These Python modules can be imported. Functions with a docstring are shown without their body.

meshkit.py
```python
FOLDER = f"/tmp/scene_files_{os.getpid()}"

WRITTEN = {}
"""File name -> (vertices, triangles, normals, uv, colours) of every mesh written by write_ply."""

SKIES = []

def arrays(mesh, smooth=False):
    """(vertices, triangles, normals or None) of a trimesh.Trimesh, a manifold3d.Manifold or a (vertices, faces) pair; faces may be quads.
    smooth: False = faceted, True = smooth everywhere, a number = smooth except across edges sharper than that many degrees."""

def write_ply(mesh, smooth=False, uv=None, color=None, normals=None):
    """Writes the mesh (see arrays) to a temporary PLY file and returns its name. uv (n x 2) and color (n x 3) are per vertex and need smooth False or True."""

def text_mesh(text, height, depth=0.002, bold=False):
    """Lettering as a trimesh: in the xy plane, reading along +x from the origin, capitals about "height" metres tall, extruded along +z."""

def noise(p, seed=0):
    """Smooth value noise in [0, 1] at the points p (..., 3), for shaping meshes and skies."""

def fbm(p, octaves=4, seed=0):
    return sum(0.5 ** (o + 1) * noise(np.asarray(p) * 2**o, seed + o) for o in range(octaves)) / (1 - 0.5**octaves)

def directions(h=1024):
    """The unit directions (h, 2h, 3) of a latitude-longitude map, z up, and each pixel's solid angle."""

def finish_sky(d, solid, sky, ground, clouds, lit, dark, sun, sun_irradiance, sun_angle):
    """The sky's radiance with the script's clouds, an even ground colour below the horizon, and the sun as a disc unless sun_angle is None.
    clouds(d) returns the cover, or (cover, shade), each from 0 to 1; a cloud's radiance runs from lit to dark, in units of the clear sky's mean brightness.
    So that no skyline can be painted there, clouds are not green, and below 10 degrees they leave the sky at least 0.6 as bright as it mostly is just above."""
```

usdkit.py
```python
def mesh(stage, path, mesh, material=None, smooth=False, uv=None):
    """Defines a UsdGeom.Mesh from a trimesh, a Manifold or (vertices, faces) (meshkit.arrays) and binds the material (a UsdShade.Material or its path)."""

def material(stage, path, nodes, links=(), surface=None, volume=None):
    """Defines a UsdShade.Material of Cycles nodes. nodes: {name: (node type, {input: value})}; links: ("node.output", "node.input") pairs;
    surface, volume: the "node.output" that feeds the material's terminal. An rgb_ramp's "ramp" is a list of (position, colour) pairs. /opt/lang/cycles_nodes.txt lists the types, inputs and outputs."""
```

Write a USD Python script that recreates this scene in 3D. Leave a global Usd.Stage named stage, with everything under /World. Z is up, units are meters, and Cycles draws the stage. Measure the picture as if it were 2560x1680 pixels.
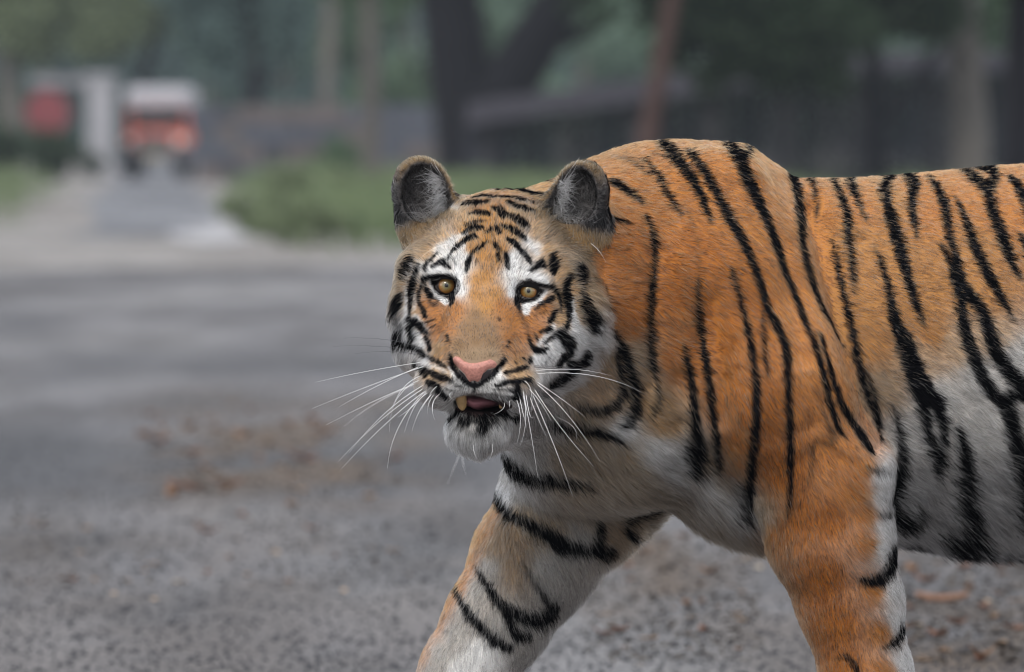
import math, random
import numpy as np
import trimesh, usdkit, meshkit
from pxr import Usd, UsdGeom, UsdLux, UsdShade, Gf, Sdf, Vt

rng = np.random.default_rng(7)
random.seed(7)
stage = Usd.Stage.CreateInMemory()
UsdGeom.SetStageUpAxis(stage, UsdGeom.Tokens.z)
UsdGeom.SetStageMetersPerUnit(stage, 1.0)
UsdGeom.Xform.Define(stage, '/World')

# ------------------------------------------------------------------ camera, sky, sun, exposure
FPX = 18000.0            # focal length in photo pixels (photo is 2560 x 1680)
EYE_Z = 0.96             # a low telephoto view
HOR = 330.0              # photo row of the horizon
cam = UsdGeom.Camera.Define(stage, '/World/camera')
cam.AddTranslateOp().Set(Gf.Vec3d(0, 0, EYE_Z))
cam.AddRotateXOp().Set(90.0)
cam.CreateHorizontalApertureAttr(36.0)
cam.CreateVerticalApertureAttr(36.0 * 672 / 1024)
cam.CreateFocalLengthAttr(FPX / 2560 * 36.0)
cam.CreateVerticalApertureOffsetAttr(-(840 - HOR) / 2560 * 36.0)
cam.CreateFStopAttr(6.6)
cam.CreateFocusDistanceAttr(9.74)
cam.CreateClippingRangeAttr(Gf.Vec2f(0.1, 5000.0))
cam.CreateExposureAttr(0.38)

SUN_DIR = np.array([-0.28, -0.70, 0.66]); SUN_DIR /= np.linalg.norm(SUN_DIR)
sun_el, sun_rot = math.asin(SUN_DIR[2]), math.atan2(SUN_DIR[0], SUN_DIR[1])
dome = UsdLux.DomeLight.Define(stage, '/World/sky')
dome.GetPrim().SetCustomDataByKey('kind', 'structure')
sky_m = usdkit.material(stage, '/World/Looks/sky_overcast', {
    'sky': ('sky_texture', {'sky_type': 'single_scattering', 'sun_disc': False, 'sun_elevation': sun_el, 'sun_rotation': sun_rot, 'aerosol_density': 2.0}),
    'tc': ('texture_coordinate', {}),
    'n': ('noise_texture', {'scale': 2.2, 'detail': 6.0, 'roughness': 0.55}),
    'r': ('map_range', {'from_min': 0.15, 'from_max': 0.5, 'to_min': 0.55, 'to_max': 0.95, 'clamp': True}),
    'cl': ('mix_color', {'a': (8.2, 8.6, 9.4), 'b': (10.5, 10.7, 11.2), 'use_clamp': False}),
    'mx': ('mix_color', {'use_clamp': False}),
    'bg': ('background_shader', {'strength': 0.10})},
    [('tc.generated', 'n.vector'), ('n.fac', 'r.value'), ('n.fac', 'cl.fac'), ('r.result', 'mx.fac'), ('sky.color', 'mx.a'), ('cl.result', 'mx.b'), ('mx.result', 'bg.color')],
    surface='bg.background')
UsdShade.MaterialBindingAPI.Apply(dome.GetPrim()).Bind(sky_m)
sun = UsdLux.DistantLight.Define(stage, '/World/sun')
sun.CreateIntensityAttr(0.4); sun.CreateNormalizeAttr(True); sun.CreateAngleAttr(14.0)
sun.CreateColorAttr(Gf.Vec3f(1.0, 0.95, 0.88))
_m = Gf.Matrix4d(); _m.SetRotate(Gf.Rotation(Gf.Vec3d(0, 0, 1), Gf.Vec3d(*map(float, SUN_DIR))))
sun.AddTransformOp().Set(_m)

# ------------------------------------------------------------------ helpers
def P(px, py, Y):
    """World point at distance Y from the camera for a place measured in the photo."""
    px, py, Y = np.broadcast_arrays(np.asarray(px, float), np.asarray(py, float), np.asarray(Y, float))
    return np.stack([(px - 1280) * Y / FPX, Y, EYE_Z + (HOR - py) * Y / FPX], -1)

def chart(p):
    """The tiger's coat chart: side-view coordinates of a point on the animal."""
    p = np.asarray(p, float)
    return 1280 + p[..., 0] * FPX / p[..., 1], HOR - (p[..., 2] - EYE_Z) * FPX / p[..., 1]

_used = {}
def free(path):
    if path not in _used:
        _used[path] = 0
        return path
    _used[path] += 1
    return f'{path}_{_used[path]:03d}'

def tag(prim, label=None, cat=None, group=None, kind=None):
    prim = prim.GetPrim() if hasattr(prim, 'GetPrim') else prim
    for k, v in (('label', label), ('category', cat), ('group', group), ('kind', kind)):
        if v: prim.SetCustomDataByKey(k, v)
    return prim

def thing(name, label=None, cat=None, loc=(0, 0, 0), rz=0.0, group=None, scale=None):
    x = UsdGeom.Xform.Define(stage, free('/World/' + name))
    x.AddTranslateOp().Set(Gf.Vec3d(*map(float, loc)))
    if rz: x.AddRotateZOp().Set(float(rz))
    if scale is not None: x.AddScaleOp().Set(Gf.Vec3f(*map(float, scale)))
    return tag(x, label, cat, group)

def obj(name, mesh, mat, parent=None, smooth=False, **t):
    base = str(parent.GetPath()) if parent is not None else '/World'
    m = usdkit.mesh(stage, free(f'{base}/{name}'), mesh, mat, smooth=smooth)
    if t: tag(m, **t)
    return m.GetPrim()

def primvar(prim, name, arr, interp):
    UsdGeom.PrimvarsAPI(prim).CreatePrimvar(name, Sdf.ValueTypeNames.Color3fArray, interp).Set(Vt.Vec3fArray.FromNumpy(np.ascontiguousarray(arr, np.float32)))

def cat_mesh(*ms):
    return trimesh.util.concatenate([trimesh.Trimesh(*meshkit.arrays(m)[:2], process=False) for m in ms])

def tube_mesh(pts, radii, sides=6, caps=True):
    p = np.asarray(pts, float); r = np.broadcast_to(radii, (len(p),))
    t = np.gradient(p, axis=0); t /= np.linalg.norm(t, axis=1, keepdims=True) + 1e-12
    ref = np.array([0.0, 0, 1.0]) if abs(t[:, 2]).mean() < 0.8 else np.array([1.0, 0, 0])
    a = np.cross(t, ref); a /= np.linalg.norm(a, axis=1, keepdims=True) + 1e-12
    b = np.cross(t, a)
    an = np.arange(sides) * 2 * np.pi / sides
    v = (p[:, None] + r[:, None, None] * (np.cos(an)[None, :, None] * a[:, None] + np.sin(an)[None, :, None] * b[:, None])).reshape(-1, 3)
    f = []
    for i in range(len(p) - 1):
        for j in range(sides):
            q = [i * sides + j, i * sides + (j + 1) % sides, (i + 1) * sides + (j + 1) % sides, (i + 1) * sides + j]
            f += [[q[0], q[2], q[1]], [q[0], q[3], q[2]]]
    n = len(v)
    if caps:
        v = np.vstack([v, p[0], p[-1]])
        for j in range(sides):
            f.append([n, j, (j + 1) % sides]); k = (len(p) - 1) * sides
            f.append([n + 1, k + (j + 1) % sides, k + j])
    return trimesh.Trimesh(v, f, process=False)

def box(lo, hi):
    m = trimesh.creation.box(np.subtract(hi, lo)); m.apply_translation(np.add(hi, lo) / 2.0); return m

def plain(name, col, rough=0.6, spec=0.4, noise=None, amount=0.3, bump=0.0, **kw):
    """A principled look with noise breaking up its colour."""
    nodes = {'p': ('principled_bsdf', {'base_color': col, 'roughness': rough, 'specular_ior_level': spec, **kw})}
    links = []
    if noise:
        nodes['tc'] = ('texture_coordinate', {})
        nodes['n'] = ('noise_texture', {'scale': noise, 'detail': 5.0, 'roughness': 0.6})
        c = np.array(col)
        nodes['r'] = ('rgb_ramp', {'ramp': [(0.25, tuple(c * (1 - amount))), (0.75, tuple(np.minimum(c * (1 + amount), 0.95)))]})
        links = [('tc.object', 'n.vector'), ('n.fac', 'r.fac'), ('r.color', 'p.base_color')]
        if bump:
            nodes['b'] = ('bump', {'strength': bump, 'distance': 0.02})
            links += [('n.fac', 'b.height'), ('b.normal', 'p.normal')]
    return usdkit.material(stage, '/World/Looks/' + name, nodes, links, surface='p.BSDF')

# ------------------------------------------------------------------ the tiger: one continuous skin from a signed distance field
YAW = math.radians(18.0); CA, SA = math.cos(YAW), math.sin(YAW)
X0, Y0 = 0.26, 10.05

def mid(px, py, v=0.0):
    """Point at lateral offset v (towards its left side) of the body's mid plane, at a place measured in side view."""
    t = SA / CA
    Y = (Y0 - (X0 + v * SA) * t - v * CA) / (1 - (px - 1280) / FPX * t)
    return P(px, py, Y)

def body_uvz(p):
    dx, dy = p[..., 0] - X0, p[..., 1] - Y0
    return dx * CA + dy * SA, dx * SA - dy * CA, p[..., 2]

# head frame
HYAW, HROLL = math.radians(8.0), math.radians(4.0)
HO = P(1217, 721, 9.72)
_hf = np.array([-math.sin(HYAW), -math.cos(HYAW), 0.0]); _hx = np.array([math.cos(HYAW), -math.sin(HYAW), 0.0]); _hz = np.array([0, 0, 1.0])
HX = math.cos(HROLL) * _hx - math.sin(HROLL) * _hz
HZ = math.cos(HROLL) * _hz + math.sin(HROLL) * _hx
HF = _hf
HR = np.stack([HX, HF, HZ])        # rows: local axes

def hp(px, py, yf):
    d = np.array([(px - 1280) / FPX, 1.0, (HOR - py) / FPX]); c = np.array([0, 0, EYE_Z])
    t = (yf - (c - HO) @ HF) / (d @ HF)
    return c + t * d

def ell(p, c, r, R=None):
    q = p - c
    if R is not None: q = q[:, :1] * R[:, 0] + q[:, 1:2] * R[:, 1] + q[:, 2:] * R[:, 2]
    r = np.asarray(r, float)
    a = np.sqrt(((q / r) ** 2).sum(-1)); b = np.sqrt(((q / r ** 2) ** 2).sum(-1))
    return a * (a - 1) / np.maximum(b, 1e-9)

def rcone(p, a, b, ra, rb):
    ab = b - a; q = p - a; ab = ab; t = np.clip((q[:, 0] * ab[0] + q[:, 1] * ab[1] + q[:, 2] * ab[2]) / (ab @ ab), 0, 1)
    q = q - t[:, None] * ab
    return np.sqrt((q * q).sum(1)) - (ra + (rb - ra) * t)

def smin(a, b, k):
    h = np.maximum(k - np.abs(a - b), 0) / k
    return np.minimum(a, b) - h * h * k * 0.25

def smax(a, b, k):
    return -smin(-a, -b, k)

def rotx(R, ax, deg):
    """Rows of R turned about local axis ax."""
    a = math.radians(deg); c, s = math.cos(a), math.sin(a); i, j = [(1, 2), (2, 0), (0, 1)][ax]
    Q = R.copy(); Q[i] = c * R[i] + s * R[j]; Q[j] = c * R[j] - s * R[i]; return Q

# torso stations: photo column, top row, bottom row, half width (m)
ST = np.array([[1380, 560, 1000, .06], [1440, 470, 1150, .125], [1520, 420, 1215, .160], [1600, 386, 1235, .178], [1700, 362, 1275, .190], [1790, 358, 1325, .195],
               [1850, 372, 1350, .198], [1920, 406, 1362, .200], [2000, 440, 1355, .200], [2080, 447, 1345, .202], [2200, 442, 1340, .207], [2400, 424, 1362, .215],
               [2560, 412, 1368, .213], [2800, 415, 1350, .205], [3100, 410, 1270, .185], [3350, 450, 1130, .16], [3500, 540, 950, .11], [3560, 650, 850, .05]], float)
_c = [mid(px, 700) for px in ST[:, 0]]
SU = np.array([body_uvz(c)[0] for c in _c]); SY = np.array([c[1] for c in _c])
STOP = EYE_Z + (HOR - ST[:, 1]) * SY / FPX; SBOT = EYE_Z + (HOR - ST[:, 2]) * SY / FPX
from scipy.interpolate import PchipInterpolator
_ft, _fb, _fw = PchipInterpolator(SU, STOP), PchipInterpolator(SU, SBOT), PchipInterpolator(SU, ST[:, 3])

def sd_torso(p):
    u, v, z = body_uvz(p)
    uc = np.clip(u, SU[0], SU[-1])
    top, bot, w = _ft(uc), _fb(uc), _fw(uc)
    h, zc = (top - bot) / 2, (top + bot) / 2
    t = np.clip((z - zc) / h, -1, 1)
    w = w * (1 - 0.16 * np.clip(t, 0, 1) ** 2)          # a little narrower towards the spine
    a = np.sqrt((v / w) ** 2 + ((z - zc) / h) ** 2); b = np.sqrt((v / w ** 2) ** 2 + ((z - zc) / h ** 2) ** 2)
    d = a * (a - 1) / np.maximum(b, 1e-6)
    e = np.abs(u - uc)
    return np.where(e > 0, np.sqrt(np.maximum(d, 0) ** 2 + e ** 2), d)

M = mid
def sd_body(p):
    d = sd_torso(p)
    neck = rcone(p, M(1590, 740, .0), hp(1290, 735, -.15), .192, .135)
    d = smin(d, neck, .07)
    d = smin(d, ell(p, M(1450, 1120, -.02), (.10, .11, .085)), .06)               # brisket
    d = smin(d, rcone(p, hp(1300, 900, -.13), M(1500, 1010, .03), .085, .12), .06)   # throat
    # near shoulder blade and upper arm
    d = smin(d, rcone(p, M(1800, 480, .105), M(1810, 690, .125), .055, .10), .05)
    return d

def sd_near(p):
    d = rcone(p, M(1800, 700, .125), M(1900, 960, .145), .105, .118)
    d = smin(d, rcone(p, M(1900, 960, .145), M(2050, 1180, .150), .118, .093), .04)
    d = smin(d, rcone(p, M(2050, 1180, .150), M(2075, 1340, .148), .093, .083), .03)
    d = smin(d, rcone(p, M(2075, 1340, .148), M(2122, 1500, .14), .083, .069), .02)
    d = smin(d, rcone(p, M(2122, 1500, .14), M(2165, 1690, .135), .069, .0585), .02)
    d = smin(d, rcone(p, M(2165, 1690, .135), M(2195, 1860, .13), .0585, .052), .02)
    d = smin(d, paw(p, M(2140, 1985, .13)), .03)
    return d

def sd_far(p):
    d = rcone(p, M(1560, 1000, -.11), M(1440, 1235, -.125), .11, .098)
    d = smin(d, rcone(p, M(1440, 1235, -.125), M(1335, 1395, -.125), .098, .082), .03)
    d = smin(d, ell(p, M(1560, 1225, -.13), (.055, .05, .042)), .04)               # elbow
    d = smin(d, rcone(p, M(1335, 1395, -.125), M(1240, 1550, -.125), .082, .068), .02)
    d = smin(d, rcone(p, M(1240, 1550, -.125), M(1165, 1675, -.125), .068, .0595), .02)
    d = smin(d, rcone(p, M(1165, 1675, -.125), M(1085, 1850, -.125), .0595, .055), .02)
    d = smin(d, paw(p, M(1010, 1980, -.125)), .03)
    return d

BR = np.array([[CA, SA, 0], [SA, -CA, 0], [0, 0, 1.0]])      # back, left, up
def paw(p, c):
    c = np.array([c[0], c[1], 0.042])
    d = ell(p, c, (.085, .062, .045), BR)
    for k, s in enumerate((-1.5, -.5, .5, 1.5)):
        t = c - BR[0] * (.075 - .008 * abs(s)) + BR[1] * .031 * s + np.array([0, 0, -.010])
        d = smin(d, ell(p, t, (.032, .019, .029), BR), .012)
    return smax(d, -(p[..., 2] - .0), .01)

def sd_hind(p):
    d = None
    for v, off in ((.12, 0), (-.12, 190)):
        hip, knee, hock, foot = M(3330 + off * .2, 700, v), M(3080 + off, 1270, v * 1.15), M(3460 + off, 1560, v), M(3330 + off, 1880, v)
        e = rcone(p, hip, knee, .15, .095)
        e = smin(e, rcone(p, knee, hock, .08, .045), .04)
        e = smin(e, rcone(p, hock, foot, .045, .043), .02)
        e = smin(e, paw(p, M(3280 + off, 1985, v)), .03)
        d = e if d is None else np.minimum(d, e)
    tail = [M(3520, 640, 0), M(3750, 900, .02), M(3900, 1300, .03), M(4080, 1620, .05), M(4300, 1700, .06)]
    for k in range(4):
        d = smin(d, rcone(p, tail[k], tail[k + 1], .05 - .006 * k, .044 - .006 * k), .02)
    return d

def sd_head(p):
    h = lambda px, py, y: hp(px, py, y)
    d = ell(p, h(1240, 685, -.11), (.118, .12, .100), HR)                     # cranium
    d = smin(d, ell(p, h(1229, 760, -.085), (.111, .080, .092), HR), .04)    # face
    d = smin(d, rcone(p, h(1220, 610, -.045), h(1214, 740, -.022), .042, .044), .05)
    d = smin(d, rcone(p, h(1214, 730, -.020), h(1192, 880, .072), .040, .044), .04)   # nose bridge
    d = smin(d, ell(p, h(1192, 900, .070), (.052, .05, .040), HR), .025)
    for px, py in ((1125, 952), (1262, 957)):                                  # whisker pads
        d = smin(d, ell(p, h(px, py, .060), (.046, .052, .036), rotx(HR, 1, -14 if px < 1190 else 14)), .022)
    for px, py in ((1085, 662), (1352, 676)):                                  # brows
        d = smin(d, ell(p, h(px, py, -.035), (.040, .030, .022), HR), .03)
    for px, py in ((1068, 800), (1396, 822)):                                  # cheeks
        d = smin(d, ell(p, h(px, py, -.075), (.038 if px < 1190 else .050, .06, .066), HR), .05)
    for px, py in ((1105, 880), (1312, 892)):                                  # between cheek and muzzle
        d = smin(d, ell(p, h(px, py, -.020), (.042, .050, .050), HR), .05)
    jaw = rcone(p, h(1194, 1058, .030), h(1235, 970, -.085), .030, .075)
    jaw = smin(jaw, ell(p, h(1195, 1062, .045), (.035, .030, .031), HR), .02)
    d = smin(d, jaw, .025)
    # mouth, opened
    d = smax(d, -ell(p, h(1199, 1004, .050), (.036, .062, .0120), rotx(HR, 1, 3)), .010)
    # eye sockets and lids
    for px, py, s in ((1116, 716, -1), (1322, 730, 1)):
        d = smax(d, -ell(p, h(px, py, .004), (.0195, .030, .0150), rotx(HR, 1, 6 * s)), .010)
        d = smin(d, ell(p, h(px - 2 * s, py - 35, -.006), (.030, .017, .0085), rotx(HR, 1, 8 * s)), .012)
        d = smin(d, ell(p, h(px + 2 * s, py + 34, -.012), (.026, .017, .0075), rotx(HR, 1, -6 * s)), .012)
    # nostrils
    for px, py in ((1130, 918), (1247, 922)):
        d = smax(d, -ell(p, h(px, py, .122), (.010, .022, .007), rotx(HR, 1, 35 if px < 1190 else -35)), .006)
    return d

EAR = []
for (px, py, roll, yaw) in ((1057, 487, -17, -24), (1450, 497, 10, 24)):
    R = rotx(rotx(HR, 1, roll), 2, yaw)
    EAR.append((hp(px, py, -.105), R))
def sd_ears(p):
    d = None
    for c, R in EAR:
        e = ell(p, c, (.0405, .028, .0520), R)
        base = ell(p, c - R[2] * .045, (.043, .038, .035), R)
        e = smin(e, base, .03)
        e = smax(e, -ell(p, c + R[1] * .020 - R[2] * .004, (.0325, .032, .0440), R), .006)
        d = e if d is None else np.minimum(d, e)
    return d

def sd_cup(p):
    return np.minimum(*[ell(p, c + R[1] * .020 - R[2] * .004, (.0325, .032, .0440), R) for c, R in EAR])

GROUPS = [('body', sd_body), ('near', sd_near), ('far', sd_far), ('hind', sd_hind), ('head', sd_head), ('ear', sd_ears)]
def _span(*pts, r):
    q = np.array(pts); return q.min(0) - r, q.max(0) + r
BOUNDS = [_span(M(1290, 340, -.22), M(3600, 1400, -.22), M(1290, 340, .22), M(3600, 1400, .22), hp(1290, 735, -.15), r=.05),
          _span(M(1800, 700, .14), M(2195, 2050, .14), r=.14), _span(M(1600, 950, -.12), M(1010, 2050, -.12), r=.14),
          _span(M(3100, 500, -.2), M(3100, 2050, .2), M(4300, 1700, .1), M(3600, 500, -.2), M(3600, 700, .2), r=.2),
          _span(hp(1217, 721, 0), r=.27), _span(EAR[0][0], EAR[1][0], r=.10)]
def _sdf(p):
    p = p.reshape(-1, 3); D = []
    for (_, f), (lo, hi) in zip(GROUPS, BOUNDS):
        e = np.linalg.norm(np.maximum(np.maximum(lo - p, p - hi), 0), axis=1)
        m = e < .07
        d = e + .10
        if m.any(): d[m] = f(p[m])
        D.append(d)
    d = smin(D[0], D[1], .022)
    d = smin(d, D[2], .035)
    d = smin(d, D[3], .06)
    d = smin(d, smin(D[4], D[5], .02), .045)
    lab = np.argmin(np.stack(D), 0)
    m = D[5] < .06
    if m.any():
        cup = sd_cup(p[m]); d[m] = smax(d[m], -cup, .006); lab[m] = np.where(cup < .004, 5, lab[m])
    return d, lab

from concurrent.futures import ThreadPoolExecutor
_pool = ThreadPoolExecutor(4)
def sdf(p, parts=False, chunk=12000):
    r = list(_pool.map(_sdf, [p[i:i + chunk] for i in range(0, len(p), chunk)]))
    d = np.concatenate([x[0] for x in r])
    return (d, np.concatenate([x[1] for x in r])) if parts else d

def grad(p, e=.0015):
    k = np.array([[1, -1, -1], [-1, -1, 1], [-1, 1, -1], [1, 1, 1.0]])
    g = sum(sdf(p + q * e)[:, None] * q for q in k)
    return g / (np.linalg.norm(g, axis=-1, keepdims=True) + 1e-12)

def polygonise(lo, hi, h, B=8):
    n = (np.ceil((np.asarray(hi) - lo) / (h * B)).astype(int)) * B
    g = np.full(n + 1, 1.0, np.float32)
    cb = np.stack(np.meshgrid(*[np.arange(k // B) for k in n], indexing='ij'), -1).reshape(-1, 3)
    cc = lo + (cb + .5) * B * h
    near = np.zeros(len(cb), bool); val = np.empty(len(cb))
    for s in range(0, len(cb), 200000): val[s:s + 200000] = sdf(cc[s:s + 200000])
    near = np.abs(val) < B * h * 1.25
    # blocks deep inside are negative
    off = np.stack(np.meshgrid(*[np.arange(B + 1)] * 3, indexing='ij'), -1).reshape(-1, 3)
    for b in cb[(val < 0) & ~near]:
        x, y, z = b * B; g[x:x + B + 1, y:y + B + 1, z:z + B + 1] = -1
    act = cb[near]
    for s in range(0, len(act), 400):
        bs = act[s:s + 400]
        idx = bs[:, None] * B + off[None]
        v = sdf((lo + idx * h).reshape(-1, 3)).reshape(len(bs), -1)
        i = idx.reshape(-1, 3); g[i[:, 0], i[:, 1], i[:, 2]] = v.ravel()
    s = g < 0
    # surface nets
    cs = sum(s[a:s.shape[0] - 1 + a, b:s.shape[1] - 1 + b, c:s.shape[2] - 1 + c].astype(np.int8) for a in (0, 1) for b in (0, 1) for c in (0, 1))
    cell = np.argwhere((cs > 0) & (cs < 8))
    num = np.full(cs.shape, -1, np.int32); num[cell[:, 0], cell[:, 1], cell[:, 2]] = np.arange(len(cell))
    acc, cnt = np.zeros((len(cell), 3)), np.zeros(len(cell))
    corners = [np.array([a, b, c]) for a in (0, 1) for b in (0, 1) for c in (0, 1)]
    for i in range(8):
        for j in range(i + 1, 8):
            if np.abs(corners[i] - corners[j]).sum() != 1: continue
            va = g[tuple((cell + corners[i]).T)]; vb = g[tuple((cell + corners[j]).T)]
            m = (va < 0) != (vb < 0); t = va[m] / (va[m] - vb[m])
            acc[m] += corners[i] + t[:, None] * (corners[j] - corners[i]); cnt[m] += 1
    V = lo + (cell + acc / cnt[:, None]) * h
    F = []
    for ax in range(3):
        o1, o2 = (ax + 1) % 3, (ax + 2) % 3
        sl0 = [slice(None)] * 3; sl1 = [slice(None)] * 3; sl0[ax] = slice(0, -1); sl1[ax] = slice(1, None)
        e = np.argwhere(s[tuple(sl0)] != s[tuple(sl1)])
        e = e[(e[:, o1] > 0) & (e[:, o2] > 0) & (e[:, o1] < n[o1]) & (e[:, o2] < n[o2])]
        inside = s[tuple(e.T)]
        q = []
        for d1, d2 in ((1, 1), (0, 1), (0, 0), (1, 0)):
            c = e.copy(); c[:, o1] -= d1; c[:, o2] -= d2; q.append(num[tuple(c.T)])
        q = np.stack(q, 1); q[~inside] = q[~inside][:, ::-1]
        F.append(q)
    F = np.vstack(F); F = np.vstack([F[:, [0, 1, 2]], F[:, [0, 2, 3]]])
    return V, F[(F >= 0).all(1)]

def refine(V, F, pick):
    """Splits the picked faces in four and their neighbours to fit."""
    e = np.sort(np.stack([F[:, [0, 1]], F[:, [1, 2]], F[:, [2, 0]]], 1).reshape(-1, 2), 1)
    u, inv = np.unique(e, axis=0, return_inverse=True); inv = inv.reshape(-1, 3)
    mark = np.zeros(len(u), bool); mark[inv[pick].ravel()] = True
    idx = np.full(len(u), -1); idx[mark] = len(V) + np.arange(mark.sum())
    V = np.vstack([V, V[u[mark]].mean(1)])
    m = idx[inv]; k = (m >= 0).sum(1); out = [F[k == 0]]
    f, q = F[k == 3], m[k == 3]
    out += [np.stack([f[:, 0], q[:, 0], q[:, 2]], 1), np.stack([f[:, 1], q[:, 1], q[:, 0]], 1), np.stack([f[:, 2], q[:, 2], q[:, 1]], 1), q]
    for r in range(3):
        a, b, c = r, (r + 1) % 3, (r + 2) % 3
        s = (k == 1) & (m[:, a] >= 0); f, q = F[s], m[s]
        out += [np.stack([f[:, a], q[:, a], f[:, c]], 1), np.stack([q[:, a], f[:, b], f[:, c]], 1)]
        s = (k == 2) & (m[:, a] < 0); f, q = F[s], m[s]     # edge a-b whole, b-c and c-a split
        out += [np.stack([f[:, a], f[:, b], q[:, b]], 1), np.stack([f[:, a], q[:, b], q[:, c]], 1), np.stack([q[:, c], q[:, b], f[:, c]], 1)]
    return V, np.vstack(out)

V, F = polygonise(np.array([-.34, 9.50, -.03]), np.array([1.86, 10.85, 1.03]), .0058)
_, lab = sdf(V, True)
V, F = refine(V, F, np.isin(lab[F], (4, 5)).all(1))
N = grad(V)
for _ in range(2):
    V = V - np.clip(sdf(V), -.004, .004)[:, None] * N * .9
_, LAB = sdf(V, True)
N = grad(V)
# soft folds and ridges of the loose skin: rows (x, y, half width px), depth in metres (inwards positive)
FOLDS = [([(2035,520,26),(2062,640,30),(2092,780,30),(2130,920,30),(2175,1040,30),(2205,1110,24)], .011), ([(1985,560,36),(2030,720,40),(2080,880,40),(2130,1000,36)], -.007), ([(1632,640,30),(1640,780,36),(1632,900,30),(1624,960,26)], .004),
         ([(1700,660,30),(1712,780,34),(1705,900,30)], -.006), ([(1775,760,28),(1790,900,30),(1795,1040,26)], .005), ([(1850,820,28),(1872,960,32),(1880,1120,28)], -.004), ([(1500,560,24),(1512,690,26),(1500,800,22)], .005), ([(1900,1080,26),(1960,1100,24),(2030,1060,20)], .002),
         ([(1985,450,30),(2080,590,26),(2150,600,20)], .004), ([(1860,380,40),(1930,520,40)], -.005), ([(2060,1090,24),(2140,1140,24),(2190,1200,20)], -.002), ([(1700,1060,24),(1790,1150,22),(1860,1240,20)], .006), ([(1960,620,26),(1980,760,26),(2010,900,26)], .004)]
_x, _y = chart(V)
for q, dep in FOLDS:
    q = np.array(q, float); best = np.zeros(len(V))
    for a, b in zip(q[:-1], q[1:]):
        d = b[:2] - a[:2]; t = np.clip(((_x - a[0]) * d[0] + (_y - a[1]) * d[1]) / (d @ d), 0, 1)
        dd = np.hypot(_x - a[0] - t * d[0], _y - a[1] - t * d[1]) / (a[2] + (b[2] - a[2]) * t); best = np.maximum(best, np.exp(-dd ** 2))
    m = (LAB < 2) & (N[:, 1] < .2); V = V - np.where(m, 1.35 * dep * best, 0)[:, None] * N
_n = np.zeros_like(V); _c = np.cross(V[F[:, 1]] - V[F[:, 0]], V[F[:, 2]] - V[F[:, 0]])
for _k in range(3): np.add.at(_n, F[:, _k], _c)
for _ in range(2):
    _s = _n[F].sum(1); _n = _n * .5
    for _k in range(3): np.add.at(_n, F[:, _k], _s * .08)
N = _n / (np.linalg.norm(_n, axis=1, keepdims=True) + 1e-12)

def onskin(px, py):
    """Places of the side / front view chart put on the skin."""
    px, py = np.atleast_1d(np.asarray(px, float)), np.atleast_1d(np.asarray(py, float))
    Y = np.full(len(px), 9.45)
    for _ in range(60): Y = Y + np.clip(sdf(P(px, py, Y)), -.02, .04) * .8
    return P(px, py, Y)

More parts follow.
